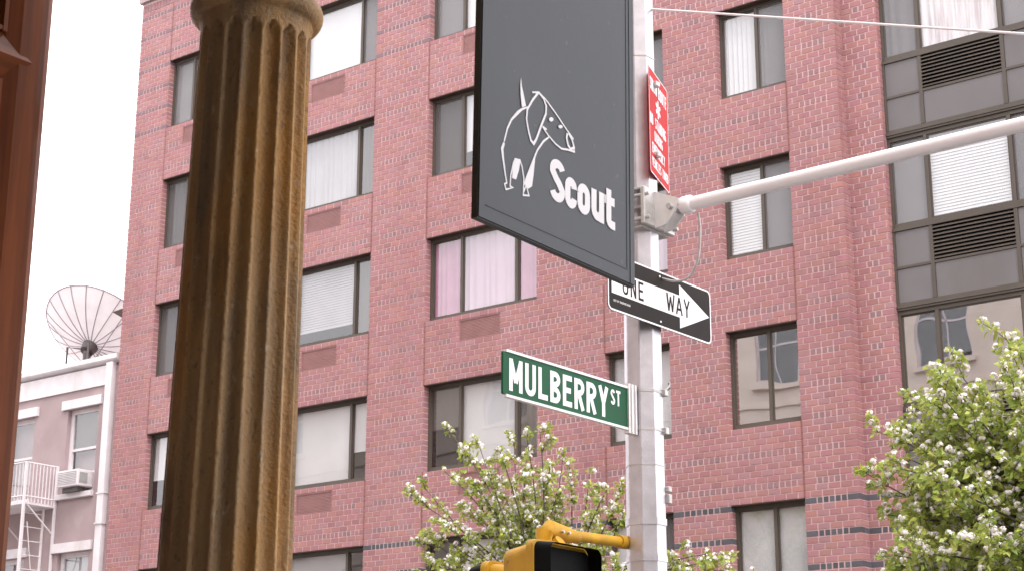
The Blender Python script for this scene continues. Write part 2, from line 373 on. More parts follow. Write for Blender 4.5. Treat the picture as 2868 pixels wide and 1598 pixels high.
opsL = [o for o in openings if o[1] < XC]; opsR = [o for o in openings if o[0] > XC2]
for k in range(NC):
    n0 = len(BR); course(k, XL, XC, D, opsL, XC)
    # the corner brick of every other course turns the corner; the others are followed by a closer on the return
    cb = max(range(n0, len(BR)), key=lambda i: BR[i][1])
    if k % 2: BR[cb][3] = YS - .003
    else: BR.append([XC - .1, XC - GAP, D + .138 + 2 * GAP, YS - .003, BR[cb][4], BR[cb][5], tint_of('dark' if BR[cb][6][0] < .4 else 'st')])
    BR[cb][1] = XC - .0002 - .0006 * (k % 3)
    if not k % 2: BR[-1][1] = XC - .001
    course(k, XC + .002, XB0, YS, [], XC + .06)
    course(k, XB1, XC2 - .002, YS, [], XC2); course(k, XC2, XR, D, opsR, XC2)
for i in range(int((XR - XL) / .1025)):                     # soldier course under the coping
    x = XL + i * .1025
    if x + .1 < XC or x > XC2: BR.append([x + GAP, x + .1025 - GAP, D - .004, D + .1, 18.4 + GAP, 18.6 - GAP, tint_of('head')])

def px(p):                                                  # size of a piece in the picture, for picking the largest ones
    q = cam.matrix_basis.inverted() @ Vector(p); return (1434 + 4808 * q.x / -q.z, 799 - 4808 * q.y / -q.z, -q.z)
cand = []
for i, b in enumerate(BR):
    u, v_, dz = px(((b[0] + b[1]) / 2, b[2], (b[4] + b[5]) / 2))
    if not (20 < u < 2850 and 10 < v_ < 1590): continue
    if u > 2425 and v_ > 1180: continue
    if 1740 < u < 1870: continue
    u0 = px((b[0], b[2], b[4]))[0]; u1 = px((b[1], b[2], b[4]))[0]; v1 = px((b[0], b[2], b[5]))[1]
    cand.append(((u1 - u0) * (v_ - v1) * 2, i))
cand.sort(reverse=True); chosen = {i for _, i in cand[:300]}
stuff = MB(); shared = {}
def brick_faces(mb, x0, x1, y0, y1, z0, z1, t):
    mb.add([(x0, y0, z0), (x1, y0, z0), (x1, y0, z1), (x0, y0, z1), (x0, y1, z0), (x1, y1, z0), (x1, y1, z1), (x0, y1, z1)],
           [(0, 1, 2, 3), (0, 4, 5, 1), (3, 2, 6, 7), (0, 3, 7, 4), (1, 5, 6, 2)], t)
for i, (x0, x1, y0, y1, z0, z1, t) in enumerate(BR):
    if i not in chosen: brick_faces(stuff, x0 - CO.x, x1 - CO.x, y0 - CO.y, y1 - CO.y, z0, z1, t); continue
    key = (round(x1 - x0, 4), round(y1 - y0, 2), round(z1 - z0, 4))
    if key not in shared:
        mb = MB(); brick_faces(mb, -key[0] / 2, key[0] / 2, 0, key[1], -key[2] / 2, key[2] / 2, (1, 1, 1))
        me = bpy.data.meshes.new('brick'); me.from_pydata(mb.v, [], mb.f); me.materials.append(M['brick1']); shared[key] = me
    o = bpy.data.objects.new('brick', shared[key]); COL.objects.link(o); o.parent = WALL
    o.location = ((x0 + x1) / 2 - CO.x, y0 - CO.y, (z0 + z1) / 2); o.color = (*t, 1)
so_ = stuff.build('bricks', 'brick', WALL, attr=True); so_['kind'] = 'stuff'

def at(mb, o):                                              # world-built mesh -> local to its thing
    mb.v = [(x - o.x, y - o.y, z - o.z) for x, y, z in mb.v]; return mb
at(MB().box(XL - .06, XR + .06, D - .07, D + .5, 18.66, 18.80), CO).build('coping', 'stucco', bld)
at(MB().box(XL + .02, XR - .02, D + .5, D + 12, 18.0, 18.1), CO).build('roof', 'dark', bld)
for j in JOINTS:
    for h in HEADS[1:]:
        top = h + 1.2 if h < 16.9 else 18.4
        at(MB().box(j - .0148, j + .0148, D - .001, D + .05, h + .002, top - .002), CO).build('movement_joint', 'joint', bld)
mb = MB(); mb.add([(XL - .36, D + .02, 11.47), (XL - .01, D + .02, 11.50), (XL - .01, D + .02, 11.28), (XL - .36, D + .5, 11.47), (XL - .01, D + .5, 11.50), (XL - .01, D + .5, 11.28)],
                  [(0, 2, 1), (3, 4, 5), (0, 1, 4, 3), (1, 2, 5, 4), (2, 0, 3, 5)])
at(mb, CO).build('eave_stub', 'brown', bld)
mb = MB(); mb.add([(XL + .1, D + 2.2, 0), (XR - .1, D + 2.2, 0), (XR - .1, D + 2.2, 18), (XL + .1, D + 2.2, 18)], [(0, 1, 2, 3)])
for h in HEADS: mb.box(XL + .1, XR - .1, D + .4, D + 2.2, h + .25, h + .5)
for x in (-25, -20.6, -16.6, -14.1, -11.6, -7.9): mb.box(x, x + .1, D + .4, D + 2.2, 0, 18)
at(mb, CO).build('interior', 'dark', bld)

# ---- windows
def covering(mb_parent, kind, x0, x1, y, z0, z1, frac=1.0):
    zt, zb = z1, z1 - (z1 - z0) * frac
    mb = MB(); name = 'blind'
    if kind in ('white', 'taupe', 'greyb'):                  # plain roller shade with a hem bar
        n = 6; V = [(x0 + (x1 - x0) * i / n, y + .006 * math.sin(i * 1.7 + x0 * 9) , zz) for zz in (zb, zt) for i in range(n + 1)]
        mb.add(V, [(i, i + 1, n + 2 + i, n + 1 + i) for i in range(n)], smooth=True); mb.box(x0, x1, y - .012, y + .006, zb - .022, zb); m_ = kind; name = 'shade'
    elif kind in ('slat', 'gslat'):          # horizontal slats
        n = max(2, int((zt - zb) / .05)); st = (zt - zb) / n
        for i in range(n): mb.add([(x0, y - .012, zb + i * st), (x1, y - .012, zb + i * st), (x1, y, zb + (i + 1) * st), (x0, y, zb + (i + 1) * st)], [(0, 1, 2, 3)])
        mb.box(x0, x1, y - .02, y + .01, zb - .02, zb)
        m_ = 'white' if kind == 'slat' else 'greyb'
    elif kind in ('vwhite', 'vgrey'):                        # vertical vanes
        n = max(2, int((x1 - x0) / .085)); st = (x1 - x0) / n
        for i in range(n): mb.add([(x0 + i * st, y - .02, zb), (x0 + (i + 1) * st, y + .02, zb), (x0 + (i + 1) * st, y + .02, zt), (x0 + i * st, y - .02, zt)], [(0, 1, 2, 3)])
        m_ = 'white' if kind == 'vwhite' else 'greyb'
    else:                                                    # pleated curtain
        name = 'curtain'; n = max(6, int((x1 - x0) / .03)); r2 = random.Random(int(x0 * 100) & 0xffff); ph = r2.random() * 6
        pr = [(x0 + (x1 - x0) * i / n, y + .022 * math.sin(ph + i * 1.15 + math.sin(i * .37 + ph) * 1.3)) for i in range(n + 1)]
        V = [(a, b, zb) for a, b in pr] + [(a, b, zt) for a, b in pr]
        mb.add(V, [(i, i + 1, n + 2 + i, n + 1 + i) for i in range(n)], smooth=True)
        m_ = {'pink': 'pink', 'pinkw': 'pinkw', 'lace': 'lace', 'sheer': 'greyb', 'drape': 'taupe'}[kind]
    return at(mb, CO).build(name, m_, mb_parent)

def window(x0, x1, z0, z1, y, mull, lites, sill=.085, parent=bld, gl='glass', lintel=True):
    fr = MB(); w_ = .045
    yb = y + .07
    fr.box(x0, x0 + w_, y, yb, z0, z1); fr.box(x1 - w_, x1, y, yb, z0, z1)
    fr.box(x0 + w_, x1 - w_, y + .002, yb, z1 - w_ - .02, z1); fr.box(x0 + w_, x1 - w_, y - .012, yb, z0, z0 + sill)
    xs = [x0 + w_, *mull, x1 - w_]
    for m_ in mull: fr.box(m_ - .028, m_ + .028, y - .004, yb, z0 + sill, z1 - w_ - .02)
    W = at(fr, CO).build('window', 'bronze', parent)
    if lintel: at(MB().box(x0 + .002, x1 - .002, D + .004, y - .001, z1 - .012, z1), CO).build('lintel', 'brown', W)
    for i in range(len(xs) - 1):
        a, b = xs[i] + (.028 if i else 0), xs[i + 1] - (.028 if i < len(xs) - 2 else 0)
        c, d = z0 + sill, z1 - w_ - .02
        sash = MB(); dy = .018 if i % 2 else .034; s_ = .022
        sash.box(a, a + s_, y + dy, y + dy + .022, c, d); sash.box(b - s_, b, y + dy, y + dy + .022, c, d)
        sash.box(a + s_, b - s_, y + dy, y + dy + .022, c, c + s_); sash.box(a + s_, b - s_, y + dy, y + dy + .022, d - s_, d)
        at(sash, CO).build('sash', 'bronze', W)
        g_ = MB(); g_.add([(a + s_, y + dy + .012, c + s_), (b - s_, y + dy + .012, c + s_), (b - s_, y + dy + .012, d - s_), (a + s_, y + dy + .012, d - s_)], [(0, 1, 2, 3)])
        at(g_, CO).build('pane', gl, W)
        sp = lites[i] if i < len(lites) else 'none'
        for part in sp.split('+'):
            k, _, fq = part.partition(':')
            if k == 'scr': at(MB().add([(a + .01, y + dy - .006, c), (b - .01, y + dy - .006, c), (b - .01, y + dy - .006, d), (a + .01, y + dy - .006, d)], [(0, 1, 2, 3)]), CO).build('insect_screen', 'screen', W)
            elif k != 'none': covering(W, k, a - .01, b + .01, y + .085, c - .05, d + .05, float(fq or 1))
    return W
SPEC = {  # column -> coverings from the top floor down
    'A': [['scr+white', 'white'], ['scr+drape', 'white'], ['scr+taupe', 'none'], ['white:.6', 'none'], ['none', 'white']],
    'B': [['none', 'white', 'scr+white'], ['none', 'sheer', 'drape'], ['none', 'gslat:.8', 'taupe'], ['none', 'white', 'white:.62'], ['none', 'vgrey', 'none']],
    'C': [['scr+white', 'white', 'none'], ['scr+taupe', 'white:.75', 'none'], ['pink', 'pinkw', 'pink'], ['taupe:.5', 'white', 'drape'], ['none', 'white', 'none']],
    'E': [['white', 'scr+white'], ['white', 'scr+greyb'], ['pinkw', 'pinkw'], ['white', 'white'], ['white', 'scr+drape']],
    'F': [['white', 'white'], ['vwhite', 'scr+vwhite'], ['slat', 'scr+white'], ['none', 'none'], ['white', 'white']],
    'G': [['white', 'white'], ['white', 'none'], ['white', 'greyb'], ['none', 'none'], ['white', 'none']]}
MIRROR = {('F', 3)}
for c, (a, b, mu) in COLS.items():
    for r_, h in enumerate(reversed(HEADS[1:])):
        window(a, b, h - 1.6, h, D + .14, mu, SPEC[c][r_], gl='mirror' if (c, r_) in MIRROR else 'glass')
        if c in GRILLE:
            g0, g1 = GRILLE[c]; mb = MB()
            for z in np.arange(h - 2.09, h - 1.71, .027): mb.box(g0 + .02, g1 - .02, D + .016, D + .03, z, z + .02)
            V = at(MB().box(g0, g1, D + .03, D + .06, h - 2.1, h - 1.7), CO).build('vent_grille', 'grille', bld)
            at(mb, CO).build('louvre', 'grille', V)
            fb = MB(); fb.box(g0, g0 + .02, D + .006, D + .03, h - 2.1, h - 1.7); fb.box(g1 - .02, g1, D + .006, D + .03, h - 2.1, h - 1.7)
            fb.box(g0 + .02, g1 - .02, D + .006, D + .03, h - 2.1, h - 2.08); fb.box(g0 + .02, g1 - .02, D + .006, D + .03, h - 1.72, h - 1.7)
            at(fb, CO).build('frame', 'grille', V)

# ---- grey metal window bay, one window and one spandrel per floor
BM = (-10.10, -8.755)
BAYSPEC = [['scr+white', 'white', 'none'], ['scr+sheer', 'lace', 'scr+white'], ['scr+white', 'slat', 'scr+greyb'], ['none', 'none', 'none'], ['none', 'none', 'none']]
for r_, zs in enumerate((15.47, 12.67, 9.87, 7.07, 4.27)):   # window sills
    window(XB0, XB1, zs, zs + 1.49, YBAY + .02, BM, BAYSPEC[r_], sill=.06, gl='mirror' if r_ == 3 else 'glass', lintel=False)
    y = YBAY
    S = at(MB().box(XB0, XB1, y + .03, y + .06, zs - 1.30, zs), CO).build('spandrel', 'bronze', bld)
    mb = MB()
    def rail(x0, x1, z0, z1, p=0.0): at(MB().box(x0, x1, y - p, y + .03, z0, z1), CO).build('rail', 'bronze', S)
    rail(XB0, XB1, zs - .055, zs - .001, .012)
    rail(XB0, XB1, zs - 1.235, zs - 1.19); rail(XB0, XB1, zs - 1.275, zs - 1.24, .02); rail(XB0, XB1, zs - 1.31, zs - 1.28, .008)
    for x in (XB0 + .001, BM[0] - .03, BM[1] - .03, XB1 - .041): rail(x, x + (.04 if x in (XB0 + .001, XB1 - .041) else .06), zs - 1.19, zs - .056, .004)
    cols = ((XB0 + .041, BM[0] - .03), (BM[0] + .03, BM[1] - .03), (BM[1] + .03, XB1 - .041))
    for ci, (a, b) in enumerate(cols):
        rail(a, b, zs - .66, zs - .62, .002)
        at(MB().box(a + .004, b - .004, y + .012, y + .03, zs - 1.186, zs - .664), CO).build('panel', 'panel', S)
        if ci != 1: at(MB().box(a + .004, b - .004, y + .012, y + .03, zs - .616, zs - .06), CO).build('panel', 'panel', S)
        else:
            at(MB().box(a, b, y + .028, y + .0295, zs - .62, zs - .056), CO).build('louvre_back', 'black', S)
            for i in range(9):
                z = zs - .60 + i * .0605
                sm_ = MB().add([(a, y - .012, z), (b, y - .012, z), (b, y + .026, z + .034), (a, y + .026, z + .034), (a, y - .012, z + .010), (b, y - .012, z + .010), (b, y + .026, z + .044), (a, y + .026, z + .044)],
                               [(0, 3, 2, 1), (4, 5, 6, 7), (0, 1, 5, 4), (0, 4, 7, 3), (1, 2, 6, 5)])
                at(sm_, CO).build('slat', 'bronze', S)
at(MB().box(XB0, XB1, YBAY + .03, YBAY + .06, 0.13, 2.95), CO).build('shopfront_panel', 'panel', bld)
at(MB().box(XB0, XB1, YBAY + .02, YBAY + .3, 16.97, 18.4), CO).build('bay_fascia', 'panel', bld)

# ------------------------------------------------------------------ pale stucco building with fire escape
YP = D + .15
pb = thing('stucco_building', 'low pink-beige stucco building with white cornice and trim left of the brick block', 'building', (-32, YP, 0)); PO = pb.location.copy()
PW = [(-30.28, -29.25), (-32.48, -31.43)]
PROWS = [(7.62, 9.49), (4.48, 6.35), (1.3, 3.2)]
pops = [(a, b, c, d) for a, b in PW + [(-34.6, -33.57)] for c, d in PROWS]
mb = MB(); sheet(mb, -38, XL - .03, 0, 10.3, YP, pops, g=0)
mb.add([(-38, YP, 0), (-38, YP + 10, 0), (-38, YP + 10, 10.3), (-38, YP, 10.3)], [(0, 1, 2, 3)])
mb.add([(-38, YP + .3, 10.2), (XL - .03, YP + .3, 10.2), (XL - .03, YP + 10, 10.2), (-38, YP + 10, 10.2)], [(0, 1, 2, 3)])
mb.box(-38, XL - .05, YP + .3, YP + .5, 0.0, 10.25)
at(mb, PO).build('wall', 'stucco', pb)
mb = MB(); mb.prism([(0, 10.36), (-.10, 10.40), (-.13, 10.43), (-.13, 10.53), (.3, 10.56), (.3, 10.36)], lambda a, b, d: (d, YP + a, b), -38, -28.62)
at(mb, PO).build('cornice', 'trim', pb)
at(MB().box(-38, -29.06, YP - .035, YP + .05, 9.90, 10.33), PO).build('frieze', 'trim', pb)
dp = at(MB().box(-28.955, -28.755, YP - .12, YP, 6.9, 10.36), PO).build('downpipe', 'trim', pb)
at(MB().box(-28.965, -28.765, YP - .11, YP, 0.125, 6.895), PO).build('lower_length', 'trim', dp)
for z in (7.5, 6.86): at(MB().box(-28.985, -28.74, YP - .135, YP, z, z + .035), PO).build('bracket', 'trim', dp)
for a, b, c, d in pops:
    fr = MB(); w_ = .10; y = YP + .10
    fr.box(a, a + w_, y, y + .06, c, d); fr.box(b - w_ * .5, b, y, y + .06, c, d); fr.box(a + w_, b - w_ * .5, y, y + .06, d - .10, d); fr.box(a + w_, b - w_ * .5, y, y + .06, c, c + .06)
    W = at(fr, PO).build('window', 'trim', pb)
    zm = (c + d) / 2 + .05
    sa = MB(); sa.box(a + w_, b - w_ * .5, y + .01, y + .05, zm - .035, zm + .02)
    at(sa, PO).build('meeting_rail', 'trim', W)
    for z0, z1, yy in ((c + .06, zm - .035, y + .045), (zm + .02, d - .10, y + .025)):
        at(MB().add([(a + w_, yy, z0), (b - w_ * .5, yy, z0), (b - w_ * .5, yy, z1), (a + w_, yy, z1)], [(0, 1, 2, 3)]), PO).build('pane', 'glass', W)
    at(MB().box(a + w_, b - w_ * .5, y + .09, y + .10, zm - (.05 if d > 9 else .5), d - .1), PO).build('shade', 'taupe' if d > 9 else 'greyb', W) if a > -31 else None
    at(MB().box(a - .17, b + .12, YP - .06, YP + .01, d + .01, d + .21), PO).build('lintel', 'trim', W)
    at(MB().box(a - .17, b + .02, YP - .09, YP + .01, c - .11, c), PO).build('sill', 'trim', W)
# fire escape: balcony in front of the farther window, with posts and a ladder below
fx0, fx1, fy0, fy1, fz = -33.2, -30.46, YP - .85, YP, 7.40
FE = at(MB().box(fx0, fx1, fy0, fy1, fz - .05, fz), PO).build('fire_escape', 'trim', pb)
for z in (8.245, 7.52):
    mb = MB(); mb.tube([(fx0, fy1, z), (fx0, fy0, z), (fx1, fy0, z), (fx1, fy1, z)], .018, 6); at(mb, PO).build('rail', 'trim', FE)
for x, y in [(fx1, fy0), (fx1, fy1 - .03), (fx0, fy0)]:
    at(MB().box(x - .025, x + .025, y - .025, y + .025, 3.9, 8.26), PO).build('post', 'trim', FE)
for i in range(1, 9): at(MB().box(fx1 - .008, fx1 + .008, fy0 + i * .09, fy0 + i * .09 + .016, fz, 8.245), PO).build('baluster', 'trim', FE)
for i in range(1, 24): at(MB().box(fx1 - i * .114, fx1 - i * .114 + .016, fy0 - .008, fy0 + .008, fz, 8.245), PO).build('baluster', 'trim', FE)
for x in (fx1 - .02, fx1 - 1.2, fx0 + .02): at(MB().tube([(x, fy0 + .1, fz - .05), (x, fy1, fz - .65)], .018, 6), PO).build('brace', 'trim', FE)
for y in (fy0 + .17, fy0 + .68): at(MB().box(fx1 - .22, fx1 - .18, y - .02, y + .02, 4.0, fz), PO).build('ladder_side', 'trim', FE)
for i in range(11): at(MB().tube([(fx1 - .2, fy0 + .17, 4.2 + i * .30), (fx1 - .2, fy0 + .68, 4.2 + i * .30)], .012, 6), PO).build('rung', 'trim', FE)
at(MB().tube([(fx1 - .1, fy0 + .2, 7.0), (fx1 - .15, fy0 + .42, 6.0)], .012, 6), PO).build('brace', 'trim', FE)
at(MB().box(fx0, fx1, fy0, fy1, 3.85, 3.9), PO).build('lower_platform', 'trim', FE)

# window air conditioner on the sill
AX0, AX1, AY0, AY1, AZ0, AZ1 = -30.13, -29.42, YP - .30, YP + .12, 7.72, 8.07
ac = thing('air_conditioner', 'white window air conditioner on the sill of the upper stucco-building window', 'air conditioner', (-29.8, YP, 7.72)); AO = ac.location.copy()
at(MB().bbox(AX0, AX1, AY0, AY1, AZ0, AZ1, .012), AO).build('casing', 'trim', ac)
at(MB().box(AX0 + .05, AX1 - .05, AY0 - .006, AY0 + .01, AZ0 + .05, AZ1 - .04), AO).build('rear_grille', 'acgrey', ac)
for i in range(7): at(MB().box(AX0 + .05, AX1 - .05, AY0 - .012, AY0 - .005, AZ0 + .06 + i * .035, AZ0 + .075 + i * .035), AO).build('fin', 'trim', ac)
at(MB().box(AX1 - .005, AX1 + .006, AY0 + .05, AY1 - .16, AZ0 + .06, AZ1 - .06), AO).build('side_vent', 'acgrey', ac)
at(MB().box(AX0 - .05, AX1 + .05, YP + .125, YP + .14, AZ0 - .03, AZ1 + .02), AO).build('side_curtain', 'trim', ac)
at(MB().box(AX0 + .1, AX1 - .1, AY0 + .1, YP - .01, AZ0 - .10, AZ0 - .001), AO).build('support', 'dkmetal', ac)

# ------------------------------------------------------------------ satellite dish on the stucco roof
ds = thing('satellite_dish', 'large pale ribbed satellite dish on the stucco building roof', 'satellite dish', (-32.0, YP + 1.9, 10.2)); DO = ds.location.copy()
DR = 1.42; hub = Vector((-32.02, YP + 1.85, 11.60))
ax = Vector((-0.10, 0.60, 0.80)).normalized(); ue = ax.cross(Vector((0, 0, 1))).normalized(); ve = ue.cross(ax)
depth = 0.50
def dpt(r_, t): return hub + ue * (r_ * math.cos(t)) + ve * (r_ * math.sin(t)) + ax * (depth * (r_ / DR) ** 2)
NR = 20; V = []; F = []
for i in range(9):
    for k in range(NR * 3): V.append(dpt(DR * i / 8 + .001, 2 * math.pi * k / (NR * 3)))
n3 = NR * 3
F = [(i * n3 + k, i * n3 + (k + 1) % n3, (i + 1) * n3 + (k + 1) % n3, (i + 1) * n3 + k) for i in range(8) for k in range(n3)]
refl = at(MB().add(V, F, smooth=True), DO).build('reflector', 'dish', ds)
for k in range(NR):
    t = 2 * math.pi * k / NR
    at(MB().tube([dpt(DR * q / 6 + .02, t) - ax * .012 for q in range(7)], .011, 5), DO).build('rib', 'rib', refl)
at(MB().tube([dpt(DR, 2 * math.pi * k / 60) for k in range(61)], .016, 5, cap=False), DO).build('rim', 'rib', refl)
mb = MB(); mb.tube([hub - ax * .02, hub - ax * .22], [.20, .16], 12); mb.tube([hub - ax * .2, hub - ax * .2 + Vector((0, 0, -.25))], .09, 8)
at(mb, DO).build('hub', 'dkmetal', ds)
at(MB().tube([(hub.x, hub.y - .1, 10.18), (hub.x, hub.y - .1, hub.z - .15)], .07, 10), DO).build('mast', 'dkmetal', ds)
for dx in (-.42, .36): at(MB().tube([(hub.x + dx, hub.y - .35, 10.18), (hub.x + dx, hub.y - .35, hub.z - .05), (hub.x, hub.y - .12, hub.z - .12)], .03, 6), DO).build('strut', 'dkmetal', ds)
for s_ in (-1, 1): at(MB().tube([dpt(DR * .97, R(90 + 65 * s_)), (hub.x + .9 * s_, hub.y, 10.2)], .012, 5), DO).build('stay', 'rib', ds)
fp = hub + ax * 1.15
at(MB().tube([fp + ax * .12, fp, fp - ax * .12, fp - ax * .25], [.03, .09, .07, .03], 8), DO).build('feed_horn', 'dkmetal', ds)
for k in range(3): at(MB().tube([dpt(DR * .8, 2 * math.pi * k / 3 + .6), fp], .012, 5), DO).build('feed_strut', 'rib', ds)

# ------------------------------------------------------------------ camera-side shop building (its front is mirrored in the windows opposite)
YF = 2.45
sb = thing('stone_shop_building', 'beige stone shop building mirrored in the lower brick-building windows', 'building', (0, YF, 0)); SO_ = sb.location.copy()
sops = []
for i in range(9):
    x = -45.35 + i * 5.1
    for z in (6.0, 9.6, 13.2): sops.append((x, x + 1.65, z, z + 2.3))
mb = MB()
m2 = MB(); sheet(m2, -48, 6, 4.5, 16.6, 0, sops, g=0)
m2.v = [(x, YF - y, z) for x, y, z in m2.v]; m2.f = [q[::-1] for q in m2.f]
at(m2, SO_).build('wall', 'stone', sb)
mb.box(-48, -3.5, YF - .3, YF, 0.0, 4.5); mb.box(-3.5, -3.1, YF - .6, YF - .32, 0.0, 4.5); mb.box(5.6, 6, YF - .3, YF, 0.0, 4.5)
at(mb, SO_).build('ground_wall', 'stone', sb)
at(MB().box(-3.49, 5.59, YF - .35, YF - .02, 4.5, 4.8), SO_).build('lintel', 'iron', sb)
at(MB().box(-48.2, 6.2, YF - .2, YF + .35, 16.6, 17.0), SO_).build('cornice', 'stone', sb)
at(MB().box(-48, 6, -12, YF - .25, 16.3, 16.5), SO_).build('roof', 'dark', sb)
at(MB().box(-48, 6, YF - .5, YF - .45, 4.9, 16.3), SO_).build('interior', 'dark', sb)
for z in (8.8, 12.4): at(MB().box(-48, 6, YF, YF + .08, z, z + .16), SO_).build('string_course', 'stone', sb)
for a, b, c, d in sops:
    fr = MB(); y = YF - .14
    for p in ((a, a + .07, c, d), (b - .07, b, c, d), (a + .07, b - .07, c, c + .07), (a + .07, b - .07, d - .07, d), (a + .07, b - .07, (c + d) / 2 - .03, (c + d) / 2 + .03), ((a + b) / 2 - .02, (a + b) / 2 + .02, c + .07, d - .07)): fr.box(p[0], p[1], y, y + .05, p[2], p[3])
    W = at(fr, SO_).build('window', 'trim', sb)
    at(MB().add([(a + .07, y + .02, c), (b - .07, y + .02, c), (b - .07, y + .02, d), (a + .07, y + .02, d)], [(3, 2, 1, 0)]), SO_).build('pane', 'glass', W)
    at(MB().box(a - .12, b + .12, YF - .02, YF + .14, c - .16, c), SO_).build('sill', 'stone', W)
# shop room around the camera
mb = MB()
mb.box(-48, 6, -12, YF - .36, 4.55, 4.75); mb.box(-3.1, -2.98, -5, YF - .62, 0, 4.5); mb.box(5.6, 5.72, -5, YF - .31, 0, 4.5); mb.box(-3.1, 5.72, -5.1, -5, 0, 4.5)
at(mb, SO_).build('shop_room', 'plaster', sb)

# fluted cast-iron column
fc = thing('fluted_column', 'rusty brown fluted cast-iron column with ring capital in the foreground', 'column', (-2.405, 2.262, 0)); FO = fc.location.copy()
NF, SEG = 18, 18 * 14
def rz(z): return .1265 - (z - 1.95) * (.1265 - .1125) / (3.09 - 1.95)
zs = [.45 + i * .13 for i in range(20)]; zs = [z for z in zs if z < 3.0] + [3.0 + i * .0075 for i in range(11)]
FT = 3.068
V = []
for z in zs:
    for k in range(SEG):
        t = 2 * math.pi * k / SEG; ph = (k % 14) / 14.0
        u = abs(ph - .5) / .41                            # 1 at the flute's edge
        # rounded flute top: the flute's half width shrinks in a half circle
        wz = 1.0 if z < FT - .02 else (math.sqrt(max(0, 1 - ((z - FT + .02) / .02) ** 2)) if z < FT else 0)
        dpth = .017 * math.sqrt(max(0, 1 - (u / wz) ** 2)) if wz > 0.02 and u < wz else 0
        r_ = rz(z) - dpth; V.append((r_ * math.cos(t + .06), r_ * math.sin(t + .06), z))
F = [(i * SEG + k, i * SEG + (k + 1) % SEG, (i + 1) * SEG + (k + 1) % SEG, (i + 1) * SEG + k) for i in range(len(zs) - 1) for k in range(SEG)]
sh_ = MB().add(V, F, smooth=True).build('shaft', 'iron', fc)
prof = [(rz(3.07), 3.074), (rz(3.07), 3.090), (.116, 3.096)]
prof += [(.117 + .020 * math.sin(R(a)), 3.128 - .025 * math.cos(R(a))) for a in range(0, 181, 15)]
prof += [(.112, 3.155), (.110, 3.22), (.108, 4.1), (.125, 4.18), (.145, 4.27), (.155, 4.36), (.155, 4.40)]
MB().lathe(prof, 64).build('capital_ring', 'iron', fc)
MB().bbox(-.18, .18, -.18, .18, 4.40, 4.497, .01).build('abacus', 'iron', fc)
MB().lathe([(.17, .12), (.17, .30), (.15, .34), (.165, .38), (.15, .42), (.14, .46)], 48).build('base', 'iron', fc)

fc.matrix_basis = Matrix.Translation(Vector((-2.405, 2.262, 3.1))) @ Matrix.Rotation(R(.55), 4, Vector((-.609, .793, 0))) @ Matrix.Translation(Vector((0, 0, -3.1)))   # a slight lean

# wooden door leaf folded back against the shop wall
dr = thing('wooden_door', 'varnished red-brown wooden panelled door edge beside the fluted column', 'door', (-2.86, 1.6, 0)); RO = dr.location.copy()
Xd, yE = -2.86, 2.10
def stile(y0, y1, z0, z1, name='stile', m_='wood', ends=(1, 1, 0, 0)):
    """board facing +X with wide chamfers on the edges that meet panels"""
    c0, c1 = ends[0] * .03, ends[1] * .02
    d0, d1 = ends[2] * .03, ends[3] * .03
    e = .014
    P = [(Xd - e, y0, z0), (Xd - e, y1, z0), (Xd - e, y1, z1), (Xd - e, y0, z1), (Xd, y0 + c0, z0 + d0), (Xd, y1 - c1, z0 + d0), (Xd, y1 - c1, z1 - d1), (Xd, y0 + c0, z1 - d1),
         (Xd - .045, y0, z0), (Xd - .045, y1, z0), (Xd - .045, y1, z1), (Xd - .045, y0, z1)]
    Fq = [(4, 5, 6, 7), (0, 1, 5, 4), (1, 2, 6, 5), (2, 3, 7, 6), (3, 0, 4, 7), (8, 9, 1, 0), (9, 10, 2, 1), (10, 11, 3, 2), (11, 8, 0, 3), (11, 10, 9, 8)]
    return at(MB().add(P, Fq), RO).build(name, m_, dr)
stile(yE - .112, yE, .14, 3.40); stile(1.20, 1.31, .14, 3.40, ends=(1, 1, 0, 0))
for z0, z1 in ((.14, .40), (1.30, 1.42), (3.012, 3.118), (3.34, 3.40)): 
    zm = (z0 + z1) / 2; hz_ = min(.062, (z1 - z0) * .62)
    P = [(Xd - .018, 1.312, z0), (Xd - .018, yE - .114, z0), (Xd + .004, 1.312, zm), (Xd + .004, yE - .114 + hz_, zm), (Xd - .018, 1.312, z1), (Xd - .018, yE - .114, z1)]
    at(MB().add(P, [(0, 1, 3, 2), (2, 3, 5, 4), (0, 4, 5, 1)]), RO).build('rail', 'woodr', dr)
for z0, z1, m_ in ((.40, 1.30, 'wood'), (1.42, 3.012, 'wood'), (3.118, 3.34, 'black')):
    P_ = at(MB().box(Xd - .035, Xd - .026, 1.31, yE - .112, z0, z1), RO).build('panel', m_, dr)
    b_ = MB()
    for p in ((yE - .124, yE - .114, z0, z1), (1.312, 1.322, z0, z1), (1.324, yE - .126, z0 + .001, z0 + .011), (1.324, yE - .126, z1 - .011, z1 - .001)): b_.box(Xd - .026, Xd - .006, *p)
    at(b_, RO).build('moulding', 'wood', P_)

# ------------------------------------------------------------------ street pole with mast arm
PX, PY = -4.81, 7.40
SH = thing('street_pole', 'octagonal galvanised street pole carrying a white mast arm', 'street pole', (PX, PY, 0)); TO = SH.location.copy()
def octa(mb, z0, z1, r0, r1, rot, fillet=.10):
    """octagonal tube with slightly rounded arrises"""
    V = []
    for z, r_ in ((z0, r0), (z1, r1)):
        for k in range(8):
            for e in (-1, 1):
                t = rot + k * math.pi / 4 + e * math.pi / 8 * fillet
                V.append((r_ * math.cos(t), r_ * math.sin(t), z))
    mb.add(V, [(k, (k + 1) % 16, 16 + (k + 1) % 16, 16 + k) for k in range(16)]); mb.add(V[:16], [tuple(range(16))[::-1]]); mb.add(V[16:], [tuple(range(16))])
    return mb
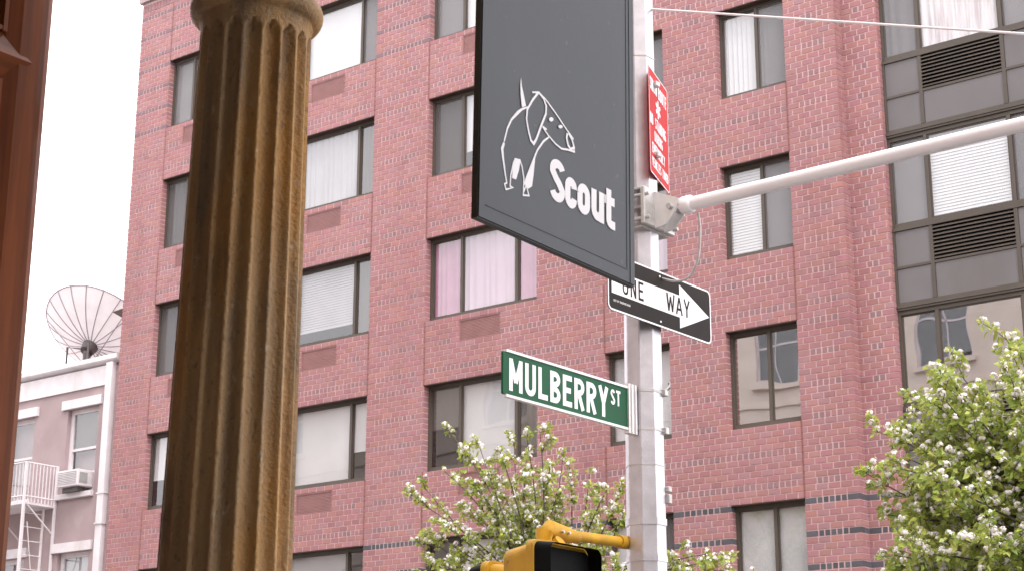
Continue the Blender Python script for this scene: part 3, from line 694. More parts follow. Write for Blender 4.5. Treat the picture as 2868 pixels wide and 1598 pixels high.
# vertex directions: 16 deg, 61 deg ... from the picture's right, seen from above
ROT = math.atan2(math.sin(R(37.52)), math.cos(R(37.52))) - R(16)
def prad(z): return .103 - (z - 2.8) * .0035
octa(MB(), .12, 7.4, prad(.12), prad(7.4), ROT).build('shaft', 'galv', SH)
octa(MB(), .12, .55, .17, .16, ROT).build('base', 'galv', SH)
octa(MB(), 7.4, 7.46, .09, .02, ROT).build('cap', 'galv', SH)
for z, hgt, g in ((2.875, .035, .006), (2.690, .03, .005), (3.18, .006, .0025), (5.45, .008, .003)):
    octa(MB(), z, z + hgt, prad(z) + g, prad(z) + g, ROT).build('band', 'galv' if g > .004 else 'steel', SH)
# clamp and mast arm
AZ = 4.553
cl = MB()
for y0 in (-.135,):
    cl.bbox(-.15, .0, -.135, -.118, AZ - .115, AZ + .125, .004)
K = at(MB().bbox(PX + .098, PX + .125, PY - .15, PY + .15, AZ - .105, AZ + .105, .005), TO).build('clamp', 'steel', SH)
for z in (AZ - .115, AZ - .005, AZ + .10): at(MB().bbox(PX - .13, PX + .098, PY - .128, PY + .128, z, z + .014, .003), TO).build('plate', 'steel', K)
at(MB().bbox(PX - .15, PX - .13, PY - .15, PY + .15, AZ - .12, AZ + .12, .005), TO).build('back_plate', 'steel', K)
for s_ in (-1, 1):
    for z in (AZ - .07, AZ + .06): at(MB().tube([(PX - .17, PY + s_ * .138, z), (PX + .15, PY + s_ * .138, z)], .010, 8), TO).build('bolt', 'steel', K)
for s_ in (-1, 1):
    mb = MB(); mb.prism([(.125, -.11), (.19, -.10), (.25, -.04), (.275, .03), (.25, .042), (.125, .095)], lambda a, b, d: (PX + a, PY + d, AZ + b), s_ * .045 - .006, s_ * .045 + .006)
    at(mb, TO).build('lug', 'alu', K)
at(MB().tube([(PX + .225, PY - .075, AZ - .01), (PX + .225, PY + .075, AZ - .01)], .016, 8), TO).build('pin', 'steel', K)
ARM = at(MB().tube([(PX + .30, PY, AZ), (PX + 2.1, PY, AZ + .018), (PX + 5.6, PY, AZ + .05)], [.0365, .0355, .034], 24), TO).build('mast_arm', 'galvw', SH)
at(MB().tube([(PX + .262, PY, AZ), (PX + .275, PY, AZ), (PX + .325, PY, AZ), (PX + .33, PY, AZ)], [.040, .048, .048, .040], 24), TO).build('socket', 'galvw', ARM)
WZ = lambda x: 5.765 + (x + 4.749) * (5.017 - 5.765) / (-2.657 + 4.749)
xe = -4.749 + (5.765 - 4.61) / ((5.765 - 5.017) / 2.092)
at(MB().tube([(PX + .02, PY + .03, WZ(PX + .02)), (xe, PY + .05, WZ(xe) + .04)], .0065, 8), TO).build('guy_wire', 'galvw', SH)
lp = [(PX + .35, PY + .02, AZ - .05), (PX + .36, PY + .02, AZ - .15), (PX + .335, PY + .03, AZ - .30), (PX + .28, PY + .03, AZ - .385), (PX + .21, PY + .02, AZ - .40), (PX + .15, PY, AZ - .385), (PX + .10, PY, AZ - .36)]
def smooth_path(P, n=6):
    P = [Vector(p) for p in P]; out = []
    for i in range(len(P) - 1):
        a, b, c, d = P[max(i - 1, 0)], P[i], P[i + 1], P[min(i + 2, len(P) - 1)]
        for k in range(n):
            t = k / n; out.append(.5 * ((2 * b) + (c - a) * t + (2 * a - 5 * b + 4 * c - d) * t * t + (3 * b - a - 3 * c + d) * t ** 3))
    return out + [P[-1]]
at(MB().tube(smooth_path(lp), .007, 8), TO).build('cable_loop', 'steel', SH)
for z, h_ in ((2.99, .05), (3.05, .03)): at(MB().bbox(PX + .085, PX + .115, PY + .045, PY + .075, z, z + h_, .004), TO).build('lug', 'steel', SH)

# ------------------------------------------------------------------ lettering
def arc(cx, cy, rx, ry, a0, a1, n=9): return [(cx + rx * math.cos(R(a0 + (a1 - a0) * i / n)), cy + ry * math.sin(R(a0 + (a1 - a0) * i / n))) for i in range(n + 1)]
def glyph(ch, W=.5, s=.15):
    """centre-line strokes of a letter of height 1 and width W with stroke width s"""
    h = s / 2; L, Rr, B, T, mid, c = h, W - h, h, 1 - h, .5, W / 2; q = min(.20, (Rr - L) * .5)
    G = {
        'M': [[(L, 0), (L, 1)], [(L, 1 - h * .4), (c, .28)], [(c, .28), (Rr, 1 - h * .4)], [(Rr, 0), (Rr, 1)]],
        'U': [[(L, 1), (L, q + h)] + arc(c, q + h, c - h, q, 180, 360)[1:-1] + [(Rr, q + h), (Rr, 1)]],
        'L': [[(L, 1), (L, 0)], [(L, B), (W, B)]],
        'B': [[(L, 0), (L, 1)], [(L, T)] + arc(Rr - q, .755, q * .95, .245 - h, 90, -90) + [(L, .52)], [(L, .50)] + arc(Rr - q, .26, q, .26 - h, 90, -90) + [(L, B)]],
        'E': [[(L, 0), (L, 1)], [(L, T), (W, T)], [(L, .52), (W * .88, .52)], [(L, B), (W, B)]],
        'R': [[(L, 0), (L, 1)], [(L, T)] + arc(Rr - q, .73, q, .27 - h, 90, -90) + [(L, .46)], [(c * .95, .47), (Rr + h * .1, 0)]],
        'Y': [[(L - h * .2, 1), (c, .45)], [(Rr + h * .2, 1), (c, .45)], [(c, .47), (c, 0)]],
        'S': [arc(c, 1 - .27, c - h, .27 - h, 15, 180, 10) + arc(c, .27, c - h, .27 - h, 60, 0, 4)[0:0] + [(L, .70), (c * .8, .55), (c * 1.25, .44), (Rr, .30)] + arc(c, .27, c - h, .27 - h, 0, -165, 10)],
        'T': [[(0, T), (W, T)], [(c, T), (c, 0)]],
        'O': [arc(c, 1 - q - h, c - h, q, 180, 0) + arc(c, q + h, c - h, q, 0, -180) + [(L, 1 - q - h)]],
        'N': [[(L, 0), (L, 1)], [(L + h * .3, 1 - h * .3), (Rr - h * .3, h * .3)], [(Rr, 0), (Rr, 1)]],
        'W': [[(h * .8, 1), (W * .27, h * .4)], [(W * .27, h * .4), (c, .85)], [(c, .85), (W * .73, h * .4)], [(W * .73, h * .4), (W - h * .8, 1)]],
        'A': [[(h * .7, 0), (c, 1 - h * .5)], [(W - h * .7, 0), (c, 1 - h * .5)], [(W * .22, .30), (W * .78, .30)]],
        'D': [[(L, 0), (L, 1)], [(L, T)] + arc(Rr - q, .5, q, .5 - h, 90, -90) + [(L, B)]],
        'G': [arc(c, 1 - q - h, c - h, q, 20, 180) + arc(c, q + h, c - h, q, 180, 360) + [(Rr, .46)], [(Rr, .46), (c, .46)]],
        'C': [arc(c, 1 - q - h, c - h, q, 10, 180) + arc(c, q + h, c - h, q, 180, 350)],
        'I': [[(c, 0), (c, 1)]], 'H': [[(L, 0), (L, 1)], [(Rr, 0), (Rr, 1)], [(L, .5), (Rr, .5)]],
        'V': [[(h * .7, 1), (c, h * .5)], [(W - h * .7, 1), (c, h * .5)]], 'P': [[(L, 0), (L, 1)], [(L, T)] + arc(Rr - q, .73, q, .27 - h, 90, -90) + [(L, .46)]],
        'F': [[(L, 0), (L, 1)], [(L, T), (W, T)], [(L, .52), (W * .85, .52)]],
        'c': [arc(c, .70 - q - h, c - h, q, -5, 180) + arc(c, q + h, c - h, q, 180, 365)],
        'o': [arc(c, .70 - q - h, c - h, q, 180, 0) + arc(c, q + h, c - h, q, 0, -180) + [(L, .70 - q - h)]],
        'u': [[(L, .70), (L, q + h)] + arc(c, q + h, c - h, q, 180, 360)[1:-1] + [(Rr, q + h)], [(Rr, .70), (Rr, 0)]],
        't': [[(c * .8, .92), (c * .8, .17)] + arc(c * .8 + .13, .17, .13, .10, 180, 270, 5)[1:] + [(W * 1.02, .07)], [(0, .645), (W, .645)]],
    }
    return G[ch]
def ribbon(mb, P, w_, fn, d):
    P = [Vector(p) for p in P]; n = len(P); V = []
    for i in range(n):
        if i == 0: t = P[1] - P[0]
        elif i == n - 1: t = P[-1] - P[-2]
        else: t = (P[i] - P[i - 1]).normalized() + (P[i + 1] - P[i]).normalized()
        t = t.normalized() if t.length > 1e-6 else Vector((1, 0)); nn = Vector((-t.y, t.x)); k = 1.0
        if 0 < i < n - 1:
            a = (P[i] - P[i - 1]).normalized(); ca = max(.5, abs(nn.dot(Vector((-a.y, a.x))))); k = 1 / ca
        wi = (w_[i] if isinstance(w_, (list, tuple)) else w_) / 2 * k
        V += [fn(*(P[i] + nn * wi), d), fn(*(P[i] - nn * wi), d)]
    mb.add(V, [(2 * i, 2 * i + 1, 2 * i + 3, 2 * i + 2) for i in range(n - 1)])
_lay = [0]
def word(mb, text, fn, x, y, hgt, s=.15, W=.5, gap=.12, d=.0008):
    """letters of height hgt from (x, y) in sign coordinates; returns the end x"""
    for ch in text:
        if ch == ' ': x += hgt * (W * .6 + gap); continue
        w_ = {'M': W * 1.22, 'W': W * 1.3, 'I': s, 'A': W * 1.05, 'L': W * .9, 'E': W * .9, 't': W * .82}.get(ch, W)
        for st in glyph(ch, w_, s):
            _lay[0] = (_lay[0] + 1) % 9
            ribbon(mb, [(x + a * hgt, y + b * hgt) for a, b in st], s * hgt, fn, d + _lay[0] * .00012)
        x += hgt * (w_ + gap)
    return x
def plane_fn(p0, ang, roll=0.0):
    """sign plane: s along a direction near +Y (ang towards +X), t up, offset along the face normal (towards the camera's side)"""
    dr_ = Vector((math.sin(ang), math.cos(ang), 0)); nn = Vector((dr_.y, -dr_.x, 0)); up = Vector((0, 0, 1))
    cr, sr = math.cos(roll), math.sin(roll); s_ = dr_ * cr + up * sr; t_ = up * cr - dr_ * sr; p0 = Vector(p0)
    return lambda a, b, d: p0 + s_ * a + t_ * b + nn * d
def rounded(x0, x1, y0, y1, r_, n=5):
    return arc(x1 - r_, y1 - r_, r_, r_, 0, 90, n) + arc(x0 + r_, y1 - r_, r_, r_, 90, 180, n) + arc(x0 + r_, y0 + r_, r_, r_, 180, 270, n) + arc(x1 - r_, y0 + r_, r_, r_, 270, 360, n)

# street name sign
ms = thing('street_name_sign', 'green street name sign reading MULBERRY ST mounted on the pole', 'street sign', (PX, 6.2, 3.35)); MO = ms.location.copy()
LM, HM = 1.02, .229
f1 = plane_fn((-4.822, 6.205, 3.350), R(1.0))
def loc(fn, o): return lambda a, b, d: fn(a, b, d) - o
g1 = loc(f1, MO)
MB().prism(rounded(0, LM, .012, HM - .012, .006), g1, -.006, .006).build('blade', 'green', ms)
MB().prism([(.02, HM - .012), (LM, HM - .012), (LM, HM), (.02, HM)], g1, -.011, .011).build('edge_trim', 'signw', ms)
MB().prism([(.02, 0), (LM, 0), (LM, .012), (.02, .012)], g1, -.011, .011).build('edge_trim', 'signw', ms)
mb = MB(); e_ = word(mb, 'MULBERRY', g1, .045, .034, .157, .172, .53, .125, .0068); mb.build('lettering', 'signw', ms)
mb = MB(); word(mb, 'ST', g1, e_ + .002, .110, .080, .17, .48, .12, .0068); mb.build('lettering', 'signw', ms)
B_ = MB().prism([(LM, -.016), (LM + .075, -.016), (LM + .075, HM + .014), (LM, HM + .014)], g1, -.017, .017).build('bracket', 'alu', ms)
for a in (.018, .05): MB().prism([(LM + a, -.014), (LM + a + .01, -.014), (LM + a + .01, HM + .012), (LM + a, HM + .012)], g1, .017, .024).build('ridge', 'alu', B_)
for z in (3.565, 3.362):
    ST = MB(); octa(ST, z - TO.z, z + .012, prad(z) + .003, prad(z) + .003, ROT); ST.v = [(x + PX - MO.x, y + PY - MO.y, z_ - MO.z) for x, y, z_ in ST.v]
    ST.build('strap', 'steel', ms)
    at(MB().bbox(PX + .075, PX + .115, PY + .03, PY + .06, z - .012, z + .024, .003), MO).build('buckle', 'steel', ms)
at(MB().tube([(PX + .10, PY + .05, 3.58), (PX + .125, PY + .06, 3.60), (PX + .12, PY + .06, 3.625)], .008, 6), MO).build('strap_end', 'steel', ms)

# one way sign
ow = thing('one_way_sign', 'black and white ONE WAY arrow sign behind the grey shop sign', 'street sign', (PX, 7.5, 4.1)); WO = ow.location.copy()
LW, HW = .965, .305
g2 = loc(plane_fn((-4.69, 6.90, 3.905), R(1.5)), WO)
MB().prism(rounded(0, LW, 0, HW, .035), g2, -.003, 0).build('plate', 'signk', ow)
rim = rounded(.006, LW - .006, .006, HW - .006, .031); mb = MB(); ribbon(mb, rim + rim[:1], .009, g2, .0008); mb.build('border', 'signw', ow)
AR = [(.035, .092), (.655, .092), (.655, .032), (LW - .02, HW / 2), (.655, HW - .032), (.655, HW - .092), (.035, HW - .092)]
MB().prism(AR, g2, .0004, .0012).build('arrow', 'signw', ow)
for tx, x_, W_, gp in (('ONE', .13, .52, .20), ('WAY', .53, .60, .13)): mb = MB(); word(mb, tx, g2, x_, .105, .098, .13, W_, gp, .0016); mb.build('lettering', 'signk', ow)
mb = MB(); word(mb, 'DEPT OF TRANSPORTATION', g2, .05, .05, .011, .14, .5, .14, .0010); mb.build('small_print', 'signw', ow)
for a, b in ((.47, .275), (.47, .03)): MB().prism(arc(a, b, .006, .006, 0, 330, 11), g2, 0, .004).build('rivet', 'alu', ow)

# red snow route sign
rs = thing('snow_route_sign', 'red and white snow route sign turned edge-on beside the pole', 'street sign', (PX, 7.6, 5.0)); QO = rs.location.copy()
LR, HR = .405, .615
g3 = loc(plane_fn((-4.665, 7.285, 4.745), R(-18.0)), QO)
MB().prism(rounded(0, LR, 0, HR, .02), g3, -.003, 0).build('plate', 'red', rs)
rim = rounded(.004, LR - .004, .004, HR - .004, .017); mb = MB(); ribbon(mb, rim + rim[:1], .006, g3, .0008); mb.build('border', 'signw', rs)
for tx, *pr in (('SNOW', .020, .485, .075, .165, .42, .08), ('ROUTE', .20, .485, .075, .165, .40, .08), ('NO', .015, .285, .065, .165, .42, .1), ('STANDING', .12, .285, .065, .165, .40, .08), ('DURING', .10, .205, .060, .165, .44, .1), ('EMERGENCY', .045, .125, .060, .165, .42, .09), ('VEHICLES', .04, .045, .055, .165, .40, .08), ('TOWED', .255, .045, .055, .165, .38, .08)):
    mb = MB(); word(mb, tx, g3, *pr); mb.build('lettering', 'signw', rs)
mb = MB()
for k in range(3):
    t = R(90 + 60 * k); ribbon(mb, [(.19 - .052 * math.cos(t), .418 - .052 * math.sin(t)), (.19 + .052 * math.cos(t), .418 + .052 * math.sin(t))], .022, g3, .0008 + k * .0003)
mb.build('snowflake', 'signw', rs)
for a, b in ((.20, .585), (.20, .015)): MB().prism(arc(a, b, .007, .007, 0, 330, 11), g3, 0, .004).build('rivet', 'dkmetal', rs)
at(MB().bbox(PX + .05, PX + .135, PY - .02, PY + .02, 4.86, 4.89, .004), QO).build('mounting_strap', 'steel', rs)
at(MB().bbox(PX + .05, PX + .135, PY - .02, PY + .02, 5.27, 5.30, .004), QO).build('mounting_strap', 'steel', rs)

# pedestrian signals
def ped(name, label, x, y, z, rotz, arm):
    t = thing(name, label, 'pedestrian signal', (x, y, z), 'yellow pedestrian signals on the pole')
    H_, W_, Dp = .44, .42, .18                    # height, width (along local x), depth behind the face (local +y)
    N = Matrix.Rotation(rotz, 4, 'Z'); t.rotation_euler = (0, 0, rotz)
    def shell(y0, y1, w0, w1, r0, r1, nm, m_, close=True):
        A = rounded(-w0 / 2, w0 / 2, -w0 / 2 * H_ / W_, w0 / 2 * H_ / W_, r0, 6); B = rounded(-w1 / 2, w1 / 2, -w1 / 2 * H_ / W_, w1 / 2 * H_ / W_, r1, 6); n = len(A)
        V = [(a, y0, b) for a, b in A] + [(a, y1, b) for a, b in B]
        mb = MB().add(V, [(i, i + n, (i + 1) % n + n, (i + 1) % n) for i in range(n)], smooth=False)
        if close: mb.add(V[n:], [tuple(range(n))]); mb.add(V[:n], [tuple(range(n))[::-1]])
        return mb.build(nm, m_, t)
    shell(.03, Dp, W_, W_ * .93, .04, .06, 'housing', 'yellow')
    shell(-.012, .028, W_ + .03, W_ + .03, .045, .045, 'door_frame', 'yellow')
    shell(-.10, -.013, W_ - .01, W_ + .01, .04, .04, 'visor', 'black', False)
    shell(-.03, -.014, W_ - .03, W_ - .03, .03, .03, 'face', 'black')
    for s_ in (-1, 1): MB().tube([(W_ / 2 * .985 * s_ - .01, -.02, -.02), (W_ / 2 * .985 * s_ + .012, -.02, -.02)], .009, 8).build('latch', 'steel', t)
    mb = MB(); mb.tube([Vector(p) for p in arm], [.030] * len(arm), 14)
    return t, mb
pd, mb = ped('pedestrian_signal', 'yellow and black pedestrian signal on a yellow arm of the pole', -4.76, 6.57, 2.462, R(90), [(0, 0, 0), (1, 0, 0)])
pl = Matrix.Rotation(-R(90), 4, 'Z')
def pw(p): return pl @ (Vector(p) - pd.location)
AX = PX - .078
ARMW = [(AX, PY - .055, 2.793), (AX, 6.80, 2.773)]
A_ = MB().tube([pw(p) for p in ARMW], .026, 16).build('arm', 'yellow', pd)
MB().tube([pw((AX, PY - .06, 2.793)), pw((AX, PY - .14, 2.791))], .034, 16).build('collar', 'yellow', A_)
MB().tube([pw((AX, 6.90, 2.770)), pw((AX - .005, 6.80, 2.775)), pw((AX - .012, 6.68, 2.788)), pw((AX - .016, 6.645, 2.772)), pw((AX - .016, 6.64, 2.66))], [.029, .040, .045, .044, .038], 16).build('elbow', 'yellow', A_)
for k in range(2): MB().tube([pw((AX + .035, 6.72 + k * .05, 2.775)), pw((AX + .05, 6.72 + k * .05, 2.775))], .007, 6).build('bolt', 'steel', A_)
p2, mb = ped('pedestrian_signal', 'second yellow signal housing seen low behind the first, only its top corner showing', -5.14, 6.69, 2.40, R(-90), [(0, 0, 0), (1, 0, 0)])
MB().tube([(0, .14, .2), (0, .30, .33)], .03, 12).build('hanger', 'yellow', p2)

# ------------------------------------------------------------------ hanging shop sign
sg = thing('shop_sign', 'dark slate-grey hanging shop sign with white dog drawing and the word Scout', 'shop sign', (-2.13, 2.9, 2.7)); GO = sg.location.copy()
LS, HS = .5965, 1.05
f4 = plane_fn((-2.136, 2.667, 2.745), R(-0.4), R(-1.1)); g4 = loc(f4, GO)
MB().prism([(0, 0), (LS, 0), (LS, HS), (0, HS)], g4, -.018, 0).build('panel', 'slate', sg)
MB().prism([(-.003, -.003), (LS + .003, -.003), (LS + .003, HS + .003), (-.003, HS + .003)], g4, -.0185, -.003).build('edge', 'blackm', sg)
for p in ([(.022, .030), (LS - .030, .030), (LS - .030, .0325), (.022, .0325)], [(LS - .034, .030), (LS - .0315, .030), (LS - .0315, HS), (LS - .034, HS)]): MB().prism(p, g4, 0, .0012).build('seam', 'slate', sg)
MB().prism([(LS - .020, 0), (LS - .016, 0), (LS - .016, HS), (LS - .020, HS)], g4, 0, .0015).build('edge_line', 'blackm', sg)
DOG = [
    ('line', [(0.1651, 0.3038), (0.1432, 0.2904), (0.1302, 0.2789), (0.1068, 0.2539), (0.0923, 0.2279), (0.0812, 0.1935)], [0.0023, 0.0034, 0.0048, 0.0034, 0.0031, 0.0026]),
    ('line', [(0.0812, 0.1913), (0.0748, 0.1748), (0.0793, 0.1513), (0.0873, 0.1208), (0.0933, 0.1007)], [0.004, 0.0057, 0.004, 0.0031, 0.0026]),
    ('line', [(0.0933, 0.1021), (0.0853, 0.0969), (0.0907, 0.0862), (0.1147, 0.0976), (0.1049, 0.0982), (0.1068, 0.1241), (0.1156, 0.1546), (0.1218, 0.1663), (0.1391, 0.169), (0.1468, 0.1561), (0.1543, 0.1305), (0.1525, 0.0916), (0.1734, 0.0968), (0.1625, 0.1177), (0.1541, 0.0999)], [0.0026, 0.0026, 0.0026, 0.0026, 0.0026, 0.0026, 0.0026, 0.0026, 0.0026, 0.0026, 0.0026, 0.0026, 0.0026, 0.0026, 0.0026]),
    ('fill', [(0.1218, 0.1671), (0.1413, 0.1697), (0.1353, 0.1441), (0.1259, 0.1195), (0.1113, 0.1186), (0.1133, 0.1428)], 0),
    ('fill', [(0.1989, 0.208), (0.1809, 0.1711), (0.163, 0.136), (0.1576, 0.1176), (0.1696, 0.1115), (0.184, 0.1215), (0.19, 0.1556), (0.1939, 0.1879)], 0),
    ('line', [(0.248, 0.2605), (0.2246, 0.2412), (0.2024, 0.2134), (0.1851, 0.1795), (0.1639, 0.1363), (0.1555, 0.117)], [0.0026, 0.0034, 0.0031, 0.0031, 0.0034, 0.0029]),
    ('line', [(0.2047, 0.3529), (0.1825, 0.3271), (0.163, 0.2973), (0.1603, 0.2735), (0.1683, 0.2477), (0.1776, 0.228), (0.1879, 0.2235), (0.1976, 0.2375), (0.215, 0.2748), (0.2327, 0.3098), (0.2338, 0.3306), (0.2231, 0.3443), (0.2047, 0.3529)], [0.0037, 0.0037, 0.0034, 0.0034, 0.0034, 0.004, 0.0046, 0.004, 0.004, 0.0037, 0.0037, 0.0034, 0.0037]),
    ('line', [(0.18, 0.3442), (0.2047, 0.3524), (0.2322, 0.3446), (0.2694, 0.3254), (0.3071, 0.3029), (0.3413, 0.2843)], [0.0023, 0.0034, 0.0026, 0.0026, 0.0026, 0.0026]),
    ('line', [(0.3166, 0.2914), (0.3134, 0.2786), (0.3192, 0.263), (0.3301, 0.2563), (0.3434, 0.265), (0.3356, 0.2801), (0.3213, 0.2924)], [0.004, 0.004, 0.004, 0.004, 0.004, 0.0034, 0.0034]),
    ('line', [(0.2195, 0.2749), (0.2425, 0.261), (0.2703, 0.2499), (0.2935, 0.2459), (0.3169, 0.2511), (0.3439, 0.2546), (0.3414, 0.2673)], [0.0026, 0.0026, 0.0026, 0.0029, 0.0031, 0.0031, 0.0029]),
    ('line', [(0.2209, 0.2745), (0.236, 0.2732)], [0.004, 0.0029]),
    ('fill', [(0.1372, 0.3643), (0.1412, 0.3442), (0.1486, 0.3267), (0.1571, 0.3033), (0.1422, 0.2944), (0.1368, 0.3225), (0.1354, 0.345)], 0),
    ('fill', [(0.2613, 0.3065), (0.2593, 0.3022), (0.2541, 0.2986), (0.2482, 0.2973), (0.2444, 0.2989), (0.2444, 0.3027), (0.2482, 0.3068), (0.2541, 0.3095), (0.2593, 0.3093)], 0),
    ('fill', [(0.2972, 0.3008), (0.2952, 0.2973), (0.2899, 0.294), (0.2839, 0.2925), (0.28, 0.2936), (0.2801, 0.2966), (0.284, 0.3002), (0.29, 0.3027), (0.2952, 0.3029)], 0)]

mb = MB()
for i, (kd, P, wd) in enumerate(DOG):
    if kd == 'line': ribbon(mb, P, [q * 1.55 for q in wd], g4, .0008 + i * .00012)
    else: mb.add([g4(a, b, .0008 + i * .00012) for a, b in P], [tuple(range(len(P)))])
mb.build('dog_drawing', 'signw', sg)
mb = MB(); x = .2505; hs = .1013
for ch, W, adv in (('S', .575, .0585), ('c', .46, .0485), ('o', .50, .0560), ('u', .51, .0545), ('t', .42, .04)):
    for st in glyph(ch, W, .205 if ch != 't' else .19):
        _lay[0] = (_lay[0] + 1) % 9
        ribbon(mb, [(x + a * hs, .1135 + b * hs * (1.06 if ch in 'cou' else 1)) for a, b in st], .205 * hs, g4, .0008 + _lay[0] * .00012)
    x += adv
mb.build('lettering', 'signw', sg)
zt = 4.62
HB = at(MB().tube([(-2.14, YF, zt + .06), (-2.14, 3.36, zt + .06)], .016, 10), GO).build('hanging_bracket', 'blackm', sg)
at(MB().bbox(-2.20, -2.08, YF - .005, YF + .012, zt - .10, zt + .20, .003), GO).build('wall_plate', 'blackm', HB)
for y in (2.78, 3.16): at(MB().tube([(-2.14, y, 3.77), (-2.14, y, zt + .06)], .008, 8), GO).build('hanger', 'blackm', HB)

# ------------------------------------------------------------------ flowering street trees
def make_tree(name, label, base, fork, tips, seed, ntw, nleaf, nbl, spread):
    rg = random.Random(seed); t = thing(name, label, 'tree', base); o = t.location.copy()
    def curve(a, b, bow, n=7):
        a, b = Vector(a), Vector(b); L_ = (b - a).length; off = Vector((rg.gauss(0, 1), rg.gauss(0, 1), rg.gauss(0, .6))) * bow * L_
        lift = Vector((0, 0, bow * L_ * .9)); c = (a + b) / 2 + off + lift
        return [(a * (1 - k / n) ** 2 + c * 2 * (k / n) * (1 - k / n) + b * (k / n) ** 2) for k in range(n + 1)]
    fk = Vector(fork)
    at(MB().tube([base, (base[0] + .03, base[1], 1.2), fk - Vector((.02, 0, .5)), fk], [.13, .11, .095, .085], 12), o).build('trunk', 'bark', t)
    lf, bl, tw = MB(), MB(), MB(); spots = []
    leaders = []
    for k in range(6):                                     # main limbs, each heading for a group of tips
        g = tips[k::6]
        c = sum((Vector(p) for p in g), Vector()) / len(g); e = fk.lerp(c, .62); P = curve(fk, e, .08)
        at(MB().tube(P, [.06 - .035 * i / (len(P) - 1) for i in range(len(P))], 8), o).build('limb', 'bark', t); leaders.append(P)
    for i, tip in enumerate(tips):
        P0 = min((p for L_ in leaders for p in L_[2:]), key=lambda p: (p - Vector(tip)).length + max(0, p.z - tip[2] + .2) * 2)
        P = curve(P0, tip, .07, 8); n = len(P)
        tw.tube(P, [.018 - .013 * k / (n - 1) for k in range(n)], 5)
        L_ = (P[-1] - P[0]).length
        for k in range(2, n): spots.append((P[k], (P[k] - P[k - 1]).normalized(), .4 + .6 * k / n))
        for q in range(ntw):
            k = rg.randint(2, n - 1); d = (P[k] - P[k - 1]).normalized() * .7 + Vector((rg.gauss(0, .6), rg.gauss(0, .6), rg.gauss(.25, .5)))
            d.normalize(); ln = rg.uniform(.12, spread); Q = [P[k], P[k] + d * ln * .5 + Vector((0, 0, .02)), P[k] + d * ln]
            tw.tube(Q, [.006, .004, .003], 4)
            for m_ in (.35, .7, 1.0): spots.append((P[k] + d * ln * m_, d, m_))
    for p, d, m_ in spots:
        fresh = rg.random()
        for q in range(rg.randint(*nleaf)):
            dd = (d * .5 + Vector((rg.gauss(0, .8), rg.gauss(0, .8), rg.gauss(.25, .7)))).normalized()
            c = p + dd * rg.uniform(.01, .05); ln = rg.uniform(.048, .095); sd_ = dd.cross(Vector((rg.gauss(0, 1), rg.gauss(0, 1), rg.gauss(0, 1)))).normalized() * ln * .36
            up = sd_.cross(dd).normalized() * ln * .10; tip_ = c + dd * ln + Vector((0, 0, -ln * .25)); md = c + dd * ln * .5
            v_ = rg.uniform(.75, 1.25) * (1.0 + .35 * (fresh - .5)); tn = (v_ * rg.uniform(.85, 1.15), v_, v_ * rg.uniform(.7, 1.2))
            lf.add([c, md + sd_ + up, tip_, md - sd_ + up], [(0, 1, 2), (0, 2, 3)], tn)
        if rg.random() < nbl:
            bc = p + Vector((rg.gauss(0, .03), rg.gauss(0, .03), .035))
            for q in range(rg.randint(7, 12)):
                nn = Vector((rg.gauss(0, .8), rg.gauss(-.2, .8), rg.gauss(.5, .6))).normalized(); c = bc + nn * rg.uniform(.02, .045)
                u_ = nn.cross(Vector((.3, .5, .8))).normalized(); w_ = nn.cross(u_); r_ = rg.uniform(.018, .028)
                V = [c + nn * (.006 if j % 2 else .0) + (u_ * math.cos(j * math.pi / 5) + w_ * math.sin(j * math.pi / 5)) * (r_ if j % 2 == 0 else r_ * .62) for j in range(10)]
                bl.add(V, [tuple(range(10))])
    at(tw, o).build('twigs', 'bark', t)
    at(lf, o).build('crown', 'leaf', t, attr=True)
    at(bl, o).build('blossom', 'petal', t)
    return t
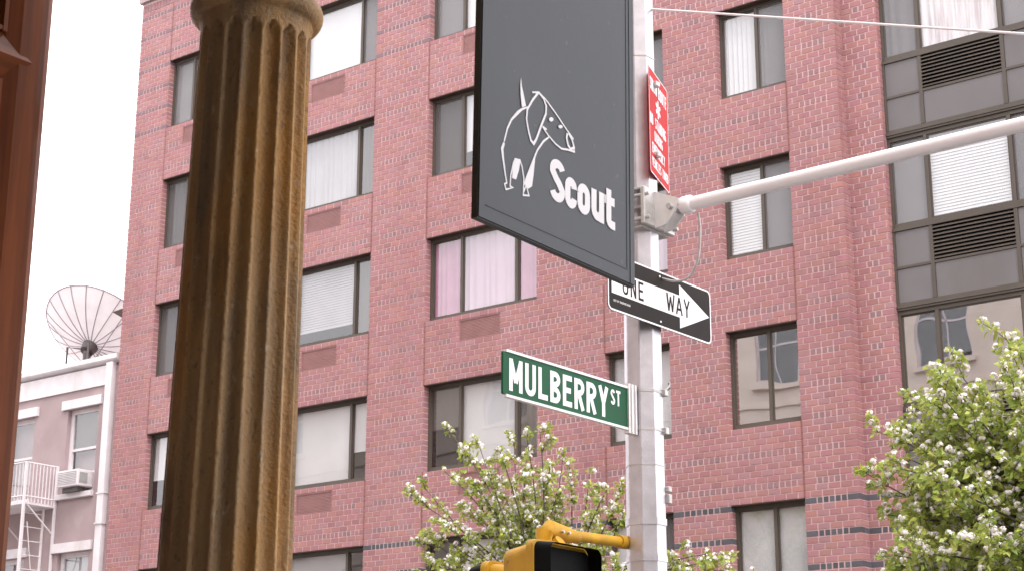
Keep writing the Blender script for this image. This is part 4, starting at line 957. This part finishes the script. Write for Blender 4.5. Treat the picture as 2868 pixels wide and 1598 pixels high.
TIPS_C = [(-16.619, 19.186, 5.695), (-16.658, 19.553, 5.892), (-16.104, 19.344, 6.059), (-16.229, 19.625, 6.688), (-15.984, 19.651, 6.456), (-15.14, 18.979, 6.23), (-14.734, 18.916, 6.138), (-15.237, 19.905, 6.463), (-14.482, 19.211, 6.345), (-14.226, 19.181, 6.397), (-15.102, 20.095, 6.397), (-14.261, 19.464, 5.947), (-14.358, 19.904, 6.089), (-13.894, 19.472, 5.731), (-13.712, 19.667, 5.816), (-13.023, 19.081, 5.441), (-13.211, 19.662, 5.498), (-13.736, 19.942, 5.449), (-13.069, 19.528, 5.112), (-17.019, 19.79, 5.143), (-16.632, 19.706, 5.236), (-15.684, 18.977, 5.151), (-15.895, 19.81, 5.398), (-16.543, 19.609, 4.794), (-16.044, 19.262, 4.619), (-15.398, 18.937, 5.864), (-15.664, 19.939, 6.032), (-14.708, 19.467, 5.815), (-14.737, 19.763, 5.547), (-15.405, 19.955, 5.53), (-14.35, 19.757, 5.612), (-16.33, 20.005, 5.649), (-13.71, 19.374, 4.904), (-13.446, 19.861, 4.936), (-12.252, 19.434, 4.364), (-12.335, 20.023, 4.524), (-11.848, 19.955, 4.481), (-12.427, 19.017, 4.476), (-13.612, 19.063, 4.522), (-15.246, 19.16, 5.621), (-14.697, 20.059, 5.896), (-14.738, 19.423, 5.299), (-15.366, 19.652, 5.072)]
TIPS_R = [(-8.069, 16.821, 4.802), (-8.085, 17.11, 5.325), (-7.97, 16.94, 4.385), (-7.631, 16.891, 5.112), (-7.564, 17.219, 5.588), (-7.345, 17.218, 5.756), (-7.282, 17.666, 5.91), (-6.926, 17.355, 5.645), (-6.775, 17.701, 6.285), (-6.594, 17.599, 6.038), (-7.997, 17.787, 4.93), (-7.998, 17.34, 4.319), (-7.592, 16.628, 3.869), (-7.628, 17.605, 5.382), (-7.347, 17.75, 5.531), (-6.995, 17.667, 5.394), (-6.52, 17.197, 5.486), (-7.566, 17.399, 4.947), (-6.949, 16.696, 4.778), (-6.991, 17.564, 4.909), (-6.572, 17.203, 4.886), (-7.416, 16.799, 4.392), (-6.934, 16.489, 4.308), (-7.039, 17.596, 4.457), (-6.799, 17.786, 4.458), (-7.325, 16.524, 3.91), (-7.362, 17.521, 4.018), (-6.788, 16.975, 3.916), (-6.385, 16.611, 3.847), (-7.806, 16.811, 3.755)]
rg0 = random.Random(21)
low_c = [(-14.0 + rg0.uniform(-2.4, 2.6), 19.5 + rg0.uniform(-1.3, 1.3), rg0.uniform(3.0, 4.5)) for _ in range(34)]
make_tree('flowering_tree', 'sparse white-blossomed tree behind the yellow pedestrian signal', (-14.1, 19.5, .12), (-14.15, 19.5, 2.7), TIPS_C + low_c, 5, 7, (7, 10), .85, .26)
more_r = []
for _ in range(150):
    while True:
        p = Vector((rg0.uniform(-1, 1), rg0.uniform(-1, 1), rg0.uniform(-1, 1)))
        if .25 < p.length < 1: break
    q = (-5.75 + p.x * 2.15, 17.5 + p.y * 1.9, 4.35 + p.z * 2.1)
    more_r.append(q)
make_tree('flowering_tree', 'dense bright green white-blossomed tree before the grey window bay', (-5.7, 17.6, .12), (-5.72, 17.55, 2.3), TIPS_R + more_r, 9, 12, (7, 11), .75, .38)
